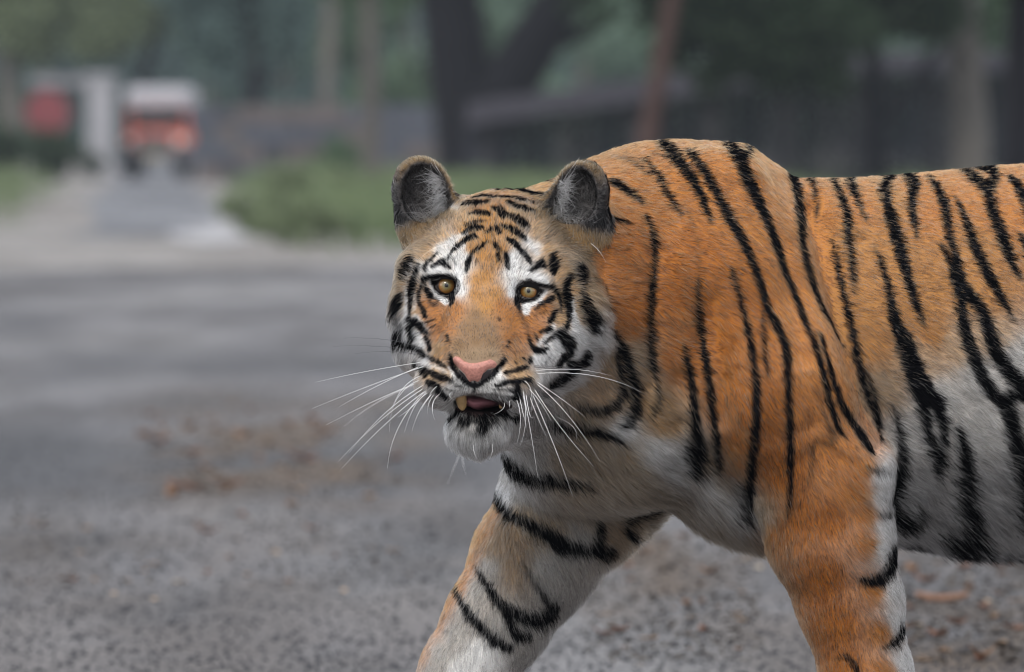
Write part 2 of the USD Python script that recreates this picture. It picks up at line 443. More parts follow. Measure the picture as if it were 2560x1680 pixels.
# ------------------------------------------------------------------ the coat: colours and stripes drawn on the side / front view chart of the animal
def _v(x0, y0, s):
    return lambda pts: [((x0 + x / s), (y0 + y / s), (w / s)) for x, y, w in pts]
Z3, Z4, Z5, Z6, Z7 = _v(1440, 320, 2.892), _v(1940, 340, 2.892), _v(1440, 800, 2.892), _v(1940, 840, 2.603), _v(960, 1100, 2.6925)
ZL, LZ, RZ, EL, ER = _v(1500, 1250, 2.245), _v(940, 560, 5.207), _v(1240, 640, 5.207), _v(1000, 380, 5.207), _v(1250, 380, 5.207)
MZ, MR, ML, SRC = _v(1040, 840, 4.463), _v(1300, 840, 4.463), _v(940, 820, 6.248), _v(0, 0, 1)

# (zones, points (x, y, width), strength)
TORSO = [
 (Z3([(255,385,40),(310,410,55),(400,470,45),(490,545,22)]),1), (Z3([(235,640,30),(290,670,30),(400,690,12)]),.95),
 (Z3([(250,210,12),(400,228,20),(470,290,24),(560,360,12)]),.7), (Z3([(490,220,20),(540,270,30),(610,360,40),(660,470,40),(720,560,34),(760,640,10)]),.9),
 (Z3([(560,180,40),(600,190,30)]),.5), (Z3([(830,90,30),(890,110,30)]),.4),
 (Z3([(620,110,60),(700,180,85),(770,270,75),(850,380,65),(910,490,50),(950,600,38),(985,690,14)]),1),
 (Z3([(790,150,15),(850,200,50),(920,300,60),(980,400,60),(1040,510,60),(1110,650,65),(1190,790,65),(1260,930,55),(1310,1050,55),(1350,1180,50),(1390,1320,55),(1450,1420,60)])
  + Z5([(1490,120,55),(1530,260,55),(1535,400,50),(1540,560,48),(1545,700,45),(1550,880,45),(1550,1050,45),(1550,1200,35),(1540,1380,20),(1525,1430,8)]),1),
 (Z3([(1085,80,60),(1150,170,75),(1190,250,80),(1250,390,85),(1310,510,75),(1370,640,60),(1420,760,55),(1470,900,55),(1510,1030,45),(1570,1170,45),(1630,1330,45),(1700,1500,42)])
  + Z5([(1720,160,45),(1790,380,40)]) + Z6([(320,290,45),(350,430,40),(380,530,40),(410,620,30),(460,660,10)]),1),
 (Z3([(1250,140,50),(1215,220,55)]),1),
 (Z3([(1540,265,50),(1590,400,65),(1610,520,60),(1625,680,50),(1640,850,45),(1680,1020,42),(1720,1150,38),(1790,1320,28)]) + Z4([(420,1400,18),(490,1530,14)]),1),
 (Z4([(215,265,25),(260,320,40),(285,400,38),(295,500,30),(300,600,20),(320,680,8)]),.9),
 (Z4([(385,270,25),(430,350,40),(480,450,50),(515,560,55),(525,700,55),(540,830,45),(555,950,40),(565,1060,30),(570,1140,10)]),1),
 (Z4([(530,240,65),(545,330,60),(575,420,45),(610,510,30),(650,600,18),(680,640,5)]),1), (Z4([(450,275,30),(530,290,40)]),.8),
 (Z4([(410,750,10),(430,850,35),(450,970,40),(480,1100,40),(520,1260,45),(560,1420,45)]) + Z6([(500,0,45),(525,120,55),(560,260,50),(590,380,42),(640,500,24),(690,690,10)]),1),
 (Z6([(600,240,15),(640,370,25),(655,480,35),(670,580,35),(690,690,14)]),.95),
 (Z4([(870,255,40),(800,320,60),(785,380,65),(800,470,60),(830,580,75),(870,720,85),(910,860,80),(950,1000,70),(985,1120,60),(1020,1230,45),(1060,1330,28),(1075,1380,8)]),1),
 (Z4([(820,262,35),(900,245,50),(970,285,70),(1000,350,75),(985,440,60),(985,540,50),(1005,650,40),(1020,740,12)]),1),
 (Z4([(725,830,12),(765,920,35),(800,1030,40),(830,1180,55),(860,1320,75),(900,1440,95)]) + Z6([(825,0,100),(870,140,110),(920,280,125),(980,400,140)]),1),
 (Z6([(950,400,70),(990,600,55),(1030,740,60),(1060,860,48),(1065,930,18)]),1), (Z6([(1010,380,80),(1060,450,85),(1090,560,62),(1100,680,45),(1080,800,40),(1065,900,28)]),1),
 (Z4([(1110,290,20),(1160,360,50),(1210,470,65),(1240,600,60),(1255,720,55),(1290,830,45),(1305,890,60),(1295,960,90),(1330,1080,105),(1365,1150,110)]),1),
 (Z4([(1190,770,15),(1230,850,40),(1270,920,60)]),.85),
 (Z4([(1345,1150,75),(1345,1250,75),(1355,1330,75),(1375,1450,75)]) + Z6([(1240,0,66),(1290,140,80),(1350,280,75),(1420,390,70),(1490,430,70)]),1),
 (Z4([(1400,1130,70),(1490,1270,80),(1540,1400,90),(1570,1500,95)]) + Z6([(1400,0,80),(1430,110,85),(1500,210,80),(1570,290,90),(1640,350,90)]),1),
 (Z6([(1470,420,70),(1510,480,85),(1550,620,85),(1580,740,100),(1620,860,120),(1660,1000,130),(1680,1200,130)]),1), (Z6([(1500,420,80),(1560,380,60),(1640,400,50)]),1),
 (Z4([(1290,430,10),(1340,520,35),(1390,650,50),(1430,780,60),(1490,900,70),(1540,1010,75),(1600,1120,60),(1660,1220,45),(1700,1290,20),(1730,1340,5)]),1),
 (Z4([(1270,190,40),(1370,240,60),(1440,300,70),(1510,360,75),(1540,430,70),(1560,530,70),(1610,650,80),(1650,760,70),(1690,880,65),(1740,980,40),(1775,1050,12)]),1),
 (Z4([(1400,195,50),(1500,220,60),(1570,250,70),(1580,310,60),(1550,380,70)]),1),
 (Z4([(1690,290,30),(1740,340,60),(1793,440,70),(1850,600,70),(1890,800,40)]),1), (Z4([(1770,715,30),(1793,760,40),(1830,860,50),(1870,1000,40)]),1),
 # neck and shoulder
 (Z3([(505,630,22),(550,720,35),(570,820,38),(575,940,38),(560,1060,38),(550,1180,42),(545,1300,42),(545,1450,42)]) + Z5([(545,120,45),(550,240,45),(565,350,38),(585,450,30),(605,540,25),(600,610,25),(570,670,22),(535,730,10)]),1),
 (Z3([(800,590,20),(850,700,22),(890,850,18),(900,1050,18)]),.45), (Z3([(900,1050,18),(880,1180,25),(890,1300,40),(900,1450,45)]) + Z5([(915,150,45),(940,300,50),(960,430,50),(980,580,48),(1000,720,48),(1020,880,45),(1030,1020,45),(1030,1100,28)]),1),
 (Z5([(785,180,16),(800,270,40),(825,380,48),(845,500,52),(860,640,55),(875,780,65),(880,900,110),(880,1000,130),(870,1090,90)]),1),
 (Z3([(1115,990,16),(1140,1080,26),(1180,1200,30),(1215,1330,38),(1240,1470,40)]) + Z5([(1260,150,45),(1285,300,48),(1300,450,50),(1305,600,55),(1300,760,58),(1285,900,60),(1270,1050,60),(1260,1180,65),(1255,1300,75),(1255,1420,60)]),1),
 (Z5([(1350,-60,18),(1355,0,30),(1365,150,35),(1370,280,30),(1385,400,20),(1395,460,8)]),.75), (Z5([(1730,80,14),(1770,160,20)]),.5), (Z5([(1740,480,16),(1785,640,20)]),.5),
 (Z6([(270,340,10),(310,480,15),(330,570,25),(355,620,40),(380,670,45),(340,705,35),(270,680,30),(235,720,38),(240,800,34),(230,900,28),(220,990,12)]),.52),
 (Z6([(290,-20,20),(340,170,30),(380,300,35),(430,450,40),(490,560,40),(560,660,50),(630,770,22)]),1),
 (Z6([(590,850,15),(650,880,28),(730,890,25)]),.7),
 # belly
 (Z6([(760,450,18),(800,570,35),(820,700,45),(830,830,65),(800,950,70),(770,1080,60),(800,1180,80),(880,1205,80),(950,1130,40)]),.95),
 (Z6([(1185,590,20),(1210,660,50),(1240,780,80),(1250,900,85),(1250,1050,95),(1270,1150,110),(1280,1250,140),(1270,1350,200),(1300,1440,150)]),1), (Z6([(1100,1260,50),(1170,1310,110),(1230,1340,120)]),1),
 (Z6([(830,1310,40),(950,1340,55)]),.85), (Z6([(1400,1420,60),(1440,1380,50)]),.8), (Z6([(1520,1380,70),(1600,1450,90)]),1),
 (SRC([(2600,500,12),(2640,600,26),(2690,800,30),(2740,1000,30),(2760,1200,34)]),1), (SRC([(2760,430,20),(2800,560,26),(2840,720,24),(2880,860,12)]),1), (SRC([(2850,900,14),(2890,1050,30),(2900,1250,36)]),1),
 (SRC([(2930,430,20),(2970,600,28),(3020,800,30),(3060,980,14)]),1), (SRC([(3090,420,22),(3130,600,30),(3190,820,34),(3230,1050,28),(3240,1200,14)]),1), (SRC([(3260,440,22),(3310,650,34),(3370,880,34),(3400,1050,16)]),1), (SRC([(3420,500,22),(3450,700,30),(3490,860,14)]),1),
 # throat and chest
 (MR([(1000,-60,70),(1050,20,95),(1130,120,105),(1200,260,90),(1240,400,100),(1290,560,100),(1310,700,100),(1290,850,110),(1230,960,100),(1160,1010,50)]),1),
 (MR([(1080,180,50),(1110,320,55),(1140,480,60),(1160,600,80),(1120,720,80),(1040,800,80),(920,840,60),(800,830,50),(650,820,36)]),1),
 (MR([(180,850,40),(280,930,80),(380,990,80),(520,1030,70),(680,1050,70),(840,1060,80),(960,1080,80),(1060,1130,80),(1150,1190,36)]),1),
 (Z7([(790,70,45),(850,150,75),(930,220,80),(1050,265,75),(1180,275,60),(1300,290,45),(1390,300,22)]),1),
 (ER([(330,385,50),(450,370,60),(560,370,60),(640,390,60),(700,400,30)]),.8), (ER([(-80,520,40),(0,490,55),(120,490,50),(250,500,50),(400,550,52),(570,575,40)]),.95),
 (RZ([(1400,330,30),(1450,470,40),(1470,600,50),(1480,760,60)]),.8),
]
NEARLEG = [(ZL([(1650,270,26),(1640,320,40),(1620,400,52),(1580,450,58),(1520,465,46),(1460,452,18)]),1), (ZL([(1692,700,26),(1685,760,30),(1650,810,32),(1600,838,14)]),1),
 (ZL([(1330,885,18),(1390,880,28),(1430,930,36),(1455,990,36)]),.75), (ZL([(1575,98,16),(1615,85,26)]),.8), (SRC([(2090,1900,14),(2180,1890,20),(2260,1870,22)]),1)]
FARLEG = [(Z7([(755,340,25),(770,430,50),(830,510,60),(940,560,65),(1040,610,75),(1130,660,90),(1210,720,100),(1290,735,66),(1400,745,56),(1480,760,80),(1545,745,46)]),1),
 (Z7([(1390,440,20),(1440,510,55),(1460,580,50),(1450,680,60),(1440,740,50)]),.95), (Z7([(1620,560,30),(1690,490,60),(1780,440,85),(1850,400,60)]),.85), (Z7([(1640,600,50),(1670,650,50)]),.9),
 (Z7([(610,850,12),(660,930,32),(730,1040,55),(790,1110,60),(870,1170,70),(950,1210,75),(1040,1230,92),(1110,1190,80),(1150,1130,60)]),.95), (Z7([(930,820,16),(1010,960,36),(1070,1050,40),(1110,1120,46)]),.7),
 (Z7([(810,1180,40),(860,1260,50),(900,1330,70),(960,1330,60)]),1), (Z7([(465,980,20),(520,1100,40),(590,1200,50),(670,1290,55),(740,1360,55),(850,1400,48)]),1), (Z7([(400,1280,18),(470,1310,14)]),.5),
 (SRC([(960,1880,16),(1040,1900,22),(1120,1890,18)]),1)]
HEAD = [
 (EL([(940,605,25),(1060,580,45),(1180,590,38),(1310,590,30)]),.9), (EL([(820,690,36),(900,670,60),(1020,660,60),(1160,650,30)]),1), (EL([(1200,730,46),(1290,750,95),(1340,810,95)]),.95),
 (EL([(890,805,26),(980,780,50),(1080,790,70),(1180,812,45)]),.9), (EL([(850,955,30),(920,920,45),(1020,910,55),(1110,900,28)]),.75), (EL([(815,1055,36),(900,1000,65),(1000,980,70),(1090,980,36)]),1),
 (EL([(1130,1045,40),(1190,990,52)]),.95), (EL([(1250,955,28),(1270,1020,62),(1305,1045,36)]),.95), (EL([(1300,640,14),(1250,880,20),(1220,1000,16),(1200,1100,22)]),.75),
 (EL([(630,1390,26),(660,1310,30),(710,1255,45),(780,1200,55),(870,1130,66),(970,1090,60),(1015,1112,22)]),1), (EL([(990,1265,50),(1070,1220,62),(1135,1165,32)]),.95),
 (EL([(865,1540,55),(890,1430,66),(930,1340,45),(975,1285,28)]),1), (EL([(1245,1205,62),(1285,1265,70)]),.9), (EL([(1270,1335,50),(1290,1405,50)]),.9), (EL([(1390,1330,58),(1400,1440,62),(1412,1530,36)]),1),
 (EL([(985,1480,24),(1000,1400,20)]),.8), (EL([(1060,1520,16),(1080,1440,14)]),.6), (EL([(1180,1480,16),(1190,1400,16)]),.5),
 (EL([(420,1495,36),(500,1440,62),(540,1430,85),(600,1470,70),(655,1505,36)]),1), (EL([(480,1305,26),(400,1400,46),(335,1470,60),(320,1540,50)]),.95), (EL([(690,1400,28),(730,1470,24)]),.7), (EL([(760,1340,20),(700,1400,30)]),.5),
 (EL([(140,1390,80),(90,1480,80),(50,1562,80)]),.9), (EL([(235,1465,40),(205,1540,40)]),.9),
 (ER([(10,590,25),(180,600,38),(330,630,32),(480,670,18)]),.9), (ER([(90,655,36),(200,700,62),(310,730,62),(435,765,40)]),1), (ER([(40,800,40),(150,840,70),(230,880,98),(300,930,100),(355,965,55)]),.88),
 (ER([(25,955,36),(130,990,70),(230,1050,80),(310,1110,60),(352,1165,22)]),1), (ER([(85,1120,36),(180,1170,66),(250,1260,66),(320,1330,60),(380,1400,52),(402,1460,26)]),1), (ER([(60,1305,36),(80,1400,62),(102,1510,46)]),1),
 (ER([(290,1390,26),(270,1510,30)]),.55), (ER([(420,1540,55),(500,1480,92),(540,1440,84),(590,1500,40)]),1), (ER([(690,1335,56),(700,1430,122),(695,1510,112),(702,1580,60)]),1), (ER([(610,1095,25),(622,1125,20)]),.8),
 (LZ([(445,460,80),(385,590,66),(335,690,52)]),.95), (LZ([(545,525,36),(512,620,56),(482,740,80),(456,880,82),(440,1020,60),(438,1150,40),(430,1260,40)]),1),
 (LZ([(640,720,60),(590,770,42),(560,870,34),(545,980,40),(570,1060,52),(620,1140,66),(655,1215,46)]),.95), (LZ([(640,800,40),(670,870,76),(730,940,72),(810,985,40)]),1),
 (LZ([(330,900,36),(302,1000,82),(280,1100,84),(258,1195,50)]),1), (LZ([(690,1000,36),(745,1058,46),(805,1018,22)]),.6),
 (LZ([(425,1255,60),(500,1290,112),(570,1330,92),(630,1400,60),(695,1445,26)]),1), (LZ([(438,1330,72),(452,1420,74),(464,1510,74)]),1), (LZ([(285,1230,60),(330,1370,60),(330,1470,70)]),.65),
 (LZ([(700,1190,16),(640,1220,14)]),.5), (LZ([(770,1240,18),(640,1290,40)]),.8), (LZ([(790,1310,16),(690,1360,30)]),.7), (LZ([(760,1400,20),(700,1440,20)]),.6),
 (LZ([(600,705,50),(720,690,56),(840,672,44),(950,684,44),(1020,740,36)]),1), (LZ([(1010,850,50),(1000,900,70),(988,980,70),(955,1060,44)]),1), (LZ([(745,730,50),(775,820,80),(850,905,76),(930,935,60)]),1),
 (RZ([(285,420,40),(360,360,42),(450,345,40),(560,370,46),(650,390,50),(740,400,60),(800,470,50),(830,560,50),(850,650,34),(856,750,18)]),1),
 (RZ([(262,470,36),(272,560,62),(350,590,62),(450,592,60),(560,535,62),(612,450,50)]),1), (RZ([(265,570,50),(285,630,70),(305,705,44)]),1), (RZ([(735,548,70),(660,590,62),(580,632,50),(515,685,28)]),1),
 (RZ([(792,705,40),(740,780,72),(695,858,56)]),1), (RZ([(705,935,60),(640,972,50),(580,995,28)]),1), (RZ([(560,750,30),(640,725,30)]),.5),
 (RZ([(965,255,60),(930,340,92),(920,450,102),(935,560,102),(946,700,82),(952,820,52),(930,930,50),(880,985,50)]),1),
 (RZ([(1088,150,90),(1110,250,102),(1130,340,70),(1142,450,46),(1160,580,46),(1180,700,110),(1230,800,142),(1270,900,152),(1225,955,76)]),.95),
 (RZ([(825,1005,100),(900,1080,152),(960,1150,142),(950,1260,92),(880,1340,82),(815,1425,64)]),.97), (RZ([(770,1025,50),(700,1080,42),(635,1135,40)]),.95),
 (RZ([(425,1045,22),(450,1150,50),(520,1230,82),(600,1232,72),(675,1208,36)]),1), (RZ([(500,1030,30),(545,1095,32)]),.9), (RZ([(1185,1275,100),(1150,1370,92),(1060,1400,82),(960,1400,80)]),.9), (RZ([(705,1325,20),(645,1395,20)]),.8), (RZ([(790,1300,16),(730,1380,16)]),.6),
 (RZ([(168,1110,30),(172,1130,30)]),1), (RZ([(150,1168,22),(146,1176,22)]),.8), (RZ([(355,1335,36),(364,1350,36)]),1), (RZ([(436,1345,52),(444,1375,52)]),1), (RZ([(255,1388,24),(260,1392,24)]),.9), (RZ([(40,815,40),(48,822,40)]),.8),
 (MZ([(995,415,36),(1100,380,52),(1235,350,50)]),.95), (MZ([(890,555,36),(1000,522,56),(1120,510,62),(1275,490,60)]),1), (MZ([(870,602,22),(980,600,30),(1095,610,42)]),.8), (MZ([(1130,560,70),(1135,680,80),(1090,695,46)]),.97), (MZ([(850,640,20),(960,652,20),(1060,690,32)]),.7),
 (MZ([(345,-5,36),(350,45,22)]),.9),
 (LZ([(965,1040,40),(935,1150,80),(870,1280,80),(800,1400,50)]),.36), (RZ([(290,690,40),(330,800,80),(395,900,70),(420,1000,40)]),.36), (MZ([(180,-40,60),(150,60,60)]),.32),
 (MZ([(140,235,36),(240,290,46),(330,345,36)]),.9), (MZ([(80,360,46),(200,430,76),(320,475,76),(410,505,36)]),.97), (MZ([(140,520,70),(240,560,66),(250,620,70),(335,690,50)]),.97), (MZ([(440,556,30),(505,572,24)]),.8), (MZ([(330,590,28),(420,610,24)]),.6),
 (MZ([(375,190,22),(395,300,50),(455,410,56),(540,500,56),(625,555,60)]),1), (MZ([(995,265,42),(935,345,56),(850,430,72),(765,500,62),(680,555,60)]),1), (MZ([(650,490,24),(655,620,30)]),1),
 (ML([(330,60,50),(380,250,96),(500,290,96),(640,330,86),(750,430,86)]),.92), (ML([(770,150,56),(820,230,84),(852,360,50)]),.95), (ML([(600,560,50),(700,640,70),(760,740,90)]),.9),
 (MR([(330,560,60),(440,480,90),(540,420,80),(640,330,80)]),.85), (MR([(60,520,70),(140,560,60),(250,640,70),(380,640,40)]),.6),
]
LIPS = [(MZ([(330,1010,30),(390,940,50),(440,880,60),(470,840,70)]),1), (MZ([(880,860,50),(980,880,70),(1090,910,80),(1120,860,60)]),1), (MZ([(470,830,60),(600,800,46),(720,790,46),(860,820,46)]),1),
 (MZ([(540,950,110),(690,900,140),(820,950,130),(730,1040,110)]),.85), (MZ([(500,1040,60),(560,1000,60)]),.6), (MZ([(850,970,80),(900,910,60)]),.75), (MZ([(600,1090,60),(700,1130,60),(790,1090,60)]),.5), (MZ([(460,1030,60),(430,1090,40)]),.5), (MZ([(930,990,60),(980,1040,40)]),.45)]

PAL = dict(OR1=(.49,.205,.055), OR=(.43,.175,.042), OR2=(.385,.142,.028), TAN=(.44,.215,.070), TANG=(.36,.255,.16), CR=(.56,.36,.185), WH=(.80,.79,.77), GW=(.62,.595,.56), GL=(.43,.405,.37), GR=(.43,.415,.405),  # far leg grey white is darkened, with the shade of that leg in its colour
           BG=(.40,.305,.205), BD=(.26,.195,.13), OL=(.21,.13,.055), PALE=(.54,.375,.235), DK=(.055,.052,.052), NOSE=(.25,.155,.083), GOLD=(.46,.23,.066), RUST=(.44,.185,.052))
BLACK = np.array((.008, .008, .010))
def _g(s):
    out = []
    for t in s.split(';'):
        n, *xy = t.split(); out += [(float(xy[i]), float(xy[i + 1]), PAL[n]) for i in range(0, len(xy), 2)]
    return out
BASE_BODY = _g('OR1 2150 525 2350 525 2500 540 2650 520 1500 420 1620 390 1750 400 1900 440 2000 470 2300 450 2550 430 2900 480 3300 560 1480 650 2010 620;OR2 1560 620 1750 650 1580 800 1700 900 1800 800 1900 800 1900 1000 1960 1180 1690 760 3000 2000;OR1 2100 1130 2060 960 1990 780 2160 1180;'
    'OR 1640 480 1850 560 1400 440 1300 450;TANG 1500 880 1560 960 1590 900;CR 1620 1010 1660 1060;PALE 1520 1010;WH 1560 1080 1650 1130 1690 1155 1790 1210 1860 1275;TANG 1770 1150 1800 1200 2200 980;OR2 1840 1120 1820 1000 1950 1290 1930 1400;'
    'TAN 2140 600 2150 780 2250 650 2350 720 2450 620 2230 500 2700 750;TAN 2290 780 2470 740 2400 700 2330 830 2180 860;PALE 2300 900 2480 840 2390 860;GW 2540 900 2350 1000 2460 1080 2260 1100 2450 950 2800 1050;GR 2280 1220 2400 1310 2540 1290 2250 1330 2480 1230 2700 1330;'
    'GW 1300 1180 1340 1110 1280 1150 1390 1070;BG 1420 1130 1500 1110 1560 1140 1460 1190 1600 1200 1450 1060;BD 1700 1270 1800 1320 1880 1360 1640 1240;TAN 3200 1150')
BASE_NEAR = _g('OR2 1900 1000 1960 1180 2000 1300 2060 1450 2080 1300 2100 1560 2120 1680 2150 1850 1930 1340;OR1 2100 1130 2060 960 2130 1230 2160 1170;OR1 2165 1290 2170 1360 2150 1230;WH 2212 1195 2214 1250 2220 1320 2216 1372 2236 1480 2245 1560 2262 1660 2280 1800;'
    'OR 2190 1480 2205 1580 2215 1680;BG 1890 1300 1900 1330')
BASE_FAR = _g('BG 1330 1310 1400 1260 1300 1290;GL 1270 1190 1300 1240 1450 1370 1400 1500 1250 1570 1330 1600 1370 1420 1440 1290;WH 1260 1240 1200 1640 1150 1680 1330 1205;BG 1380 1310 1560 1230 1500 1280 1330 1330 1480 1230 1600 1260;TANG 1290 1350 1280 1420 1560 1340;'
    'OR1 1222 1278 1193 1338 1163 1397 1134 1457 1104 1508 1074 1560 1037 1631 1010 1690 980 1750;TANG 1262 1320 1235 1370;GL 1225 1420 1195 1480 1165 1530 1140 1585 1105 1640 1085 1690;GL 1090 1800')
BASE_HEAD = _g('OR1 1216 480 1190 500 1260 490;CR 1150 515 1170 545 1290 530;GOLD 1215 545 1216 600 1205 640 1216 690 1240 650 1190 700 1185 735 1240 735 1215 765;NOSE 1190 790 1190 820 1150 860 1230 850 1165 820 1215 825 1190 850;TANG 1190 885 1150 890 1230 885;RUST 1130 790 1115 820 1270 790 1275 840 1095 840 1290 800 1140 770 1255 765;'
    'RUST 1300 885 1285 860;GOLD 1085 890 1095 870 1300 905;GOLD 1160 575 1275 575 1180 620 1258 625;CR 1085 600 1352 600;WH 1130 604 1100 622 1160 645 1150 680 1085 672 1060 665 1290 640 1320 600 1315 682 1350 700 1285 720 1152 725 1280 680 1120 640 1345 610;CR 1150 592 1110 588 1290 592 1335 588 1065 622 1375 622 1060 640 1350 570 1385 660 1020 630 1010 700 1050 590 1410 690 1370 620;'
    'OL 1000 590 1070 550 1035 570 1360 530 1420 590 1390 560 1480 640 985 640 970 700 1500 690 1110 530;RUST 1062 770 1055 815 1095 805 1360 770 1350 825 1320 800 1325 840 1080 780;CR 1035 780 1012 760 990 740 1405 800 1445 760 1480 740 1410 740 1470 800;'
    'WH 1015 830 1012 870 1045 860 1062 895 1025 800 1450 840 1495 860 1480 920 1405 870 1375 900 1435 950 1395 840 1500 820 1350 905 1460 880;GR 965 760 970 840 990 870;CR 1500 970 1510 1000 1490 1010;BG 1445 1010 1470 1040;WH 1400 985 1360 950 1430 1000;'
    'CR 1080 935 1110 950 1300 930 1320 945 1280 935;WH 1125 970 1145 960 1160 985 1250 950 1235 975 1275 985 1110 985;GW 1160 1005 1230 1000 1130 1005;GR 1080 990 1330 1000 1350 1040 1380 1070;WH 1190 1110 1130 1095 1265 1095 1240 1120 1150 1120;GW 1190 1060')
BASE_EAR = [(0, 0, PAL['DK'])]

CHALK = [(LZ([(715,765,30),(750,870,46),(810,950,52),(900,1000,96)]),1), (LZ([(1055,540,80),(1078,700,84),(1078,840,50)]),1), (LZ([(690,640,50),(800,595,66),(900,612,74),(985,660,50)]),1), (LZ([(1150,280,54),(1080,380,60),(1040,470,56)]),.8),
 (RZ([(648,450,50),(560,572,52),(460,625,56),(385,665,112),(400,720,84)]),1), (RZ([(210,0,90),(240,180,80),(235,330,86),(205,500,76)]),1), (RZ([(400,290,60),(500,280,84),(600,310,66),(680,350,46)]),1),
 (RZ([(1000,560,60),(1010,760,90),(1060,960,120),(1010,1060,60)]),1), (RZ([(760,900,50),(660,1040,60),(560,1150,70)]),.9), (RZ([(800,1150,90),(860,1250,80),(640,1330,110),(530,1390,90)]),1), (RZ([(1080,1080,110),(1250,1120,120),(1060,1260,110)]),1),
 (LZ([(390,850,36),(385,1000,46),(385,1150,60),(390,1300,56)]),1), (LZ([(560,1420,70),(560,1540,80)]),1), (LZ([(520,1200,60),(600,1290,40),(660,1400,40)]),.9), (ML([(1150,620,60),(1250,760,90),(1420,920,80)]),1), (MZ([(930,420,60),(830,540,70),(730,600,60)]),1),
 (LZ([(480,560,40),(420,680,56),(385,850,50)]),.55), (LZ([(500,900,40),(500,1100,56)]),.6), (LZ([(700,450,40),(640,560,30)]),.5), (ML([(430,60,70),(450,200,60)]),.9), (ML([(620,80,100),(660,200,90),(740,290,50)]),1), (MZ([(200,330,40),(330,400,40)]),.5), (MZ([(350,1060,120),(450,1180,140),(560,1290,120)]),1), (MZ([(700,1200,150),(740,1300,120)]),.9), (MZ([(880,1080,110),(980,1080,130),(1060,1150,110)]),1), (ER([(350,1130,40),(420,1240,80),(500,1330,60)]),.7), (ER([(180,1330,50),(200,1430,50),(290,1500,44)]),.8), (EL([(600,680,70),(760,740,40)]),.7), (EL([(600,1180,60),(720,1120,70),(860,1060,50)]),.75),
 (ML([(730,530,60),(850,610,50)]),.8), (MR([(160,250,60),(330,120,100),(430,60,60)]),.8)]

EYECHALK = [(LZ([(700,740,16),(735,850,36),(800,945,42),(870,985,70),(905,1010,80)]),1), (LZ([(1075,600,50),(1092,720,66),(1085,840,46)]),1), (LZ([(720,630,36),(800,592,50),(900,605,56),(975,650,40)]),1),
 (RZ([(652,455,36),(570,575,46),(470,628,48),(395,660,90),(395,720,90)]),1), (RZ([(235,180,70),(228,330,76),(200,500,70)]),1), (RZ([(400,285,40),(500,272,66),(600,300,54),(670,345,36)]),1)]

def idw(px, py, G, power=4.0):
    q = np.array([g[:2] for g in G]); c = np.array([g[2] for g in G], float); out = np.zeros((len(px), c.shape[1]))
    for s in range(0, len(px), 20000):
        d = (px[s:s + 20000, None] - q[:, 0]) ** 2 + (py[s:s + 20000, None] - q[:, 1]) ** 2
        w = 1 / (d + 100.0) ** (power / 2)
        out[s:s + 20000] = (w @ c) / w.sum(1, keepdims=True)
    return out

def ink(px, py, stripes, soft=3.0, fat=1.0):
    """How dark the drawn stripes make each place, 0 to 1."""
    out = np.zeros(len(px))
    for pts, strength in stripes:
        q = np.array(pts); w = q[:, 2].max() / 2 + 4 * soft
        near = np.nonzero((px > q[:, 0].min() - w) & (px < q[:, 0].max() + w) & (py > q[:, 1].min() - w) & (py < q[:, 1].max() + w))[0]
        if not len(near): continue
        x, y = px[near], py[near]; best = np.full(len(near), -1e9)
        for a, b in zip(q[:-1], q[1:]):
            d = b[:2] - a[:2]; L = d @ d + 1e-9
            t = np.clip(((x - a[0]) * d[0] + (y - a[1]) * d[1]) / L, 0, 1)
            dist = np.hypot(x - a[0] - t * d[0], y - a[1] - t * d[1])
            best = np.maximum(best, (a[2] + (b[2] - a[2]) * t) * fat / 2 - dist)
        out[near] = np.maximum(out[near], strength * np.clip(best / (2 * soft) + .5, 0, 1))
    return out

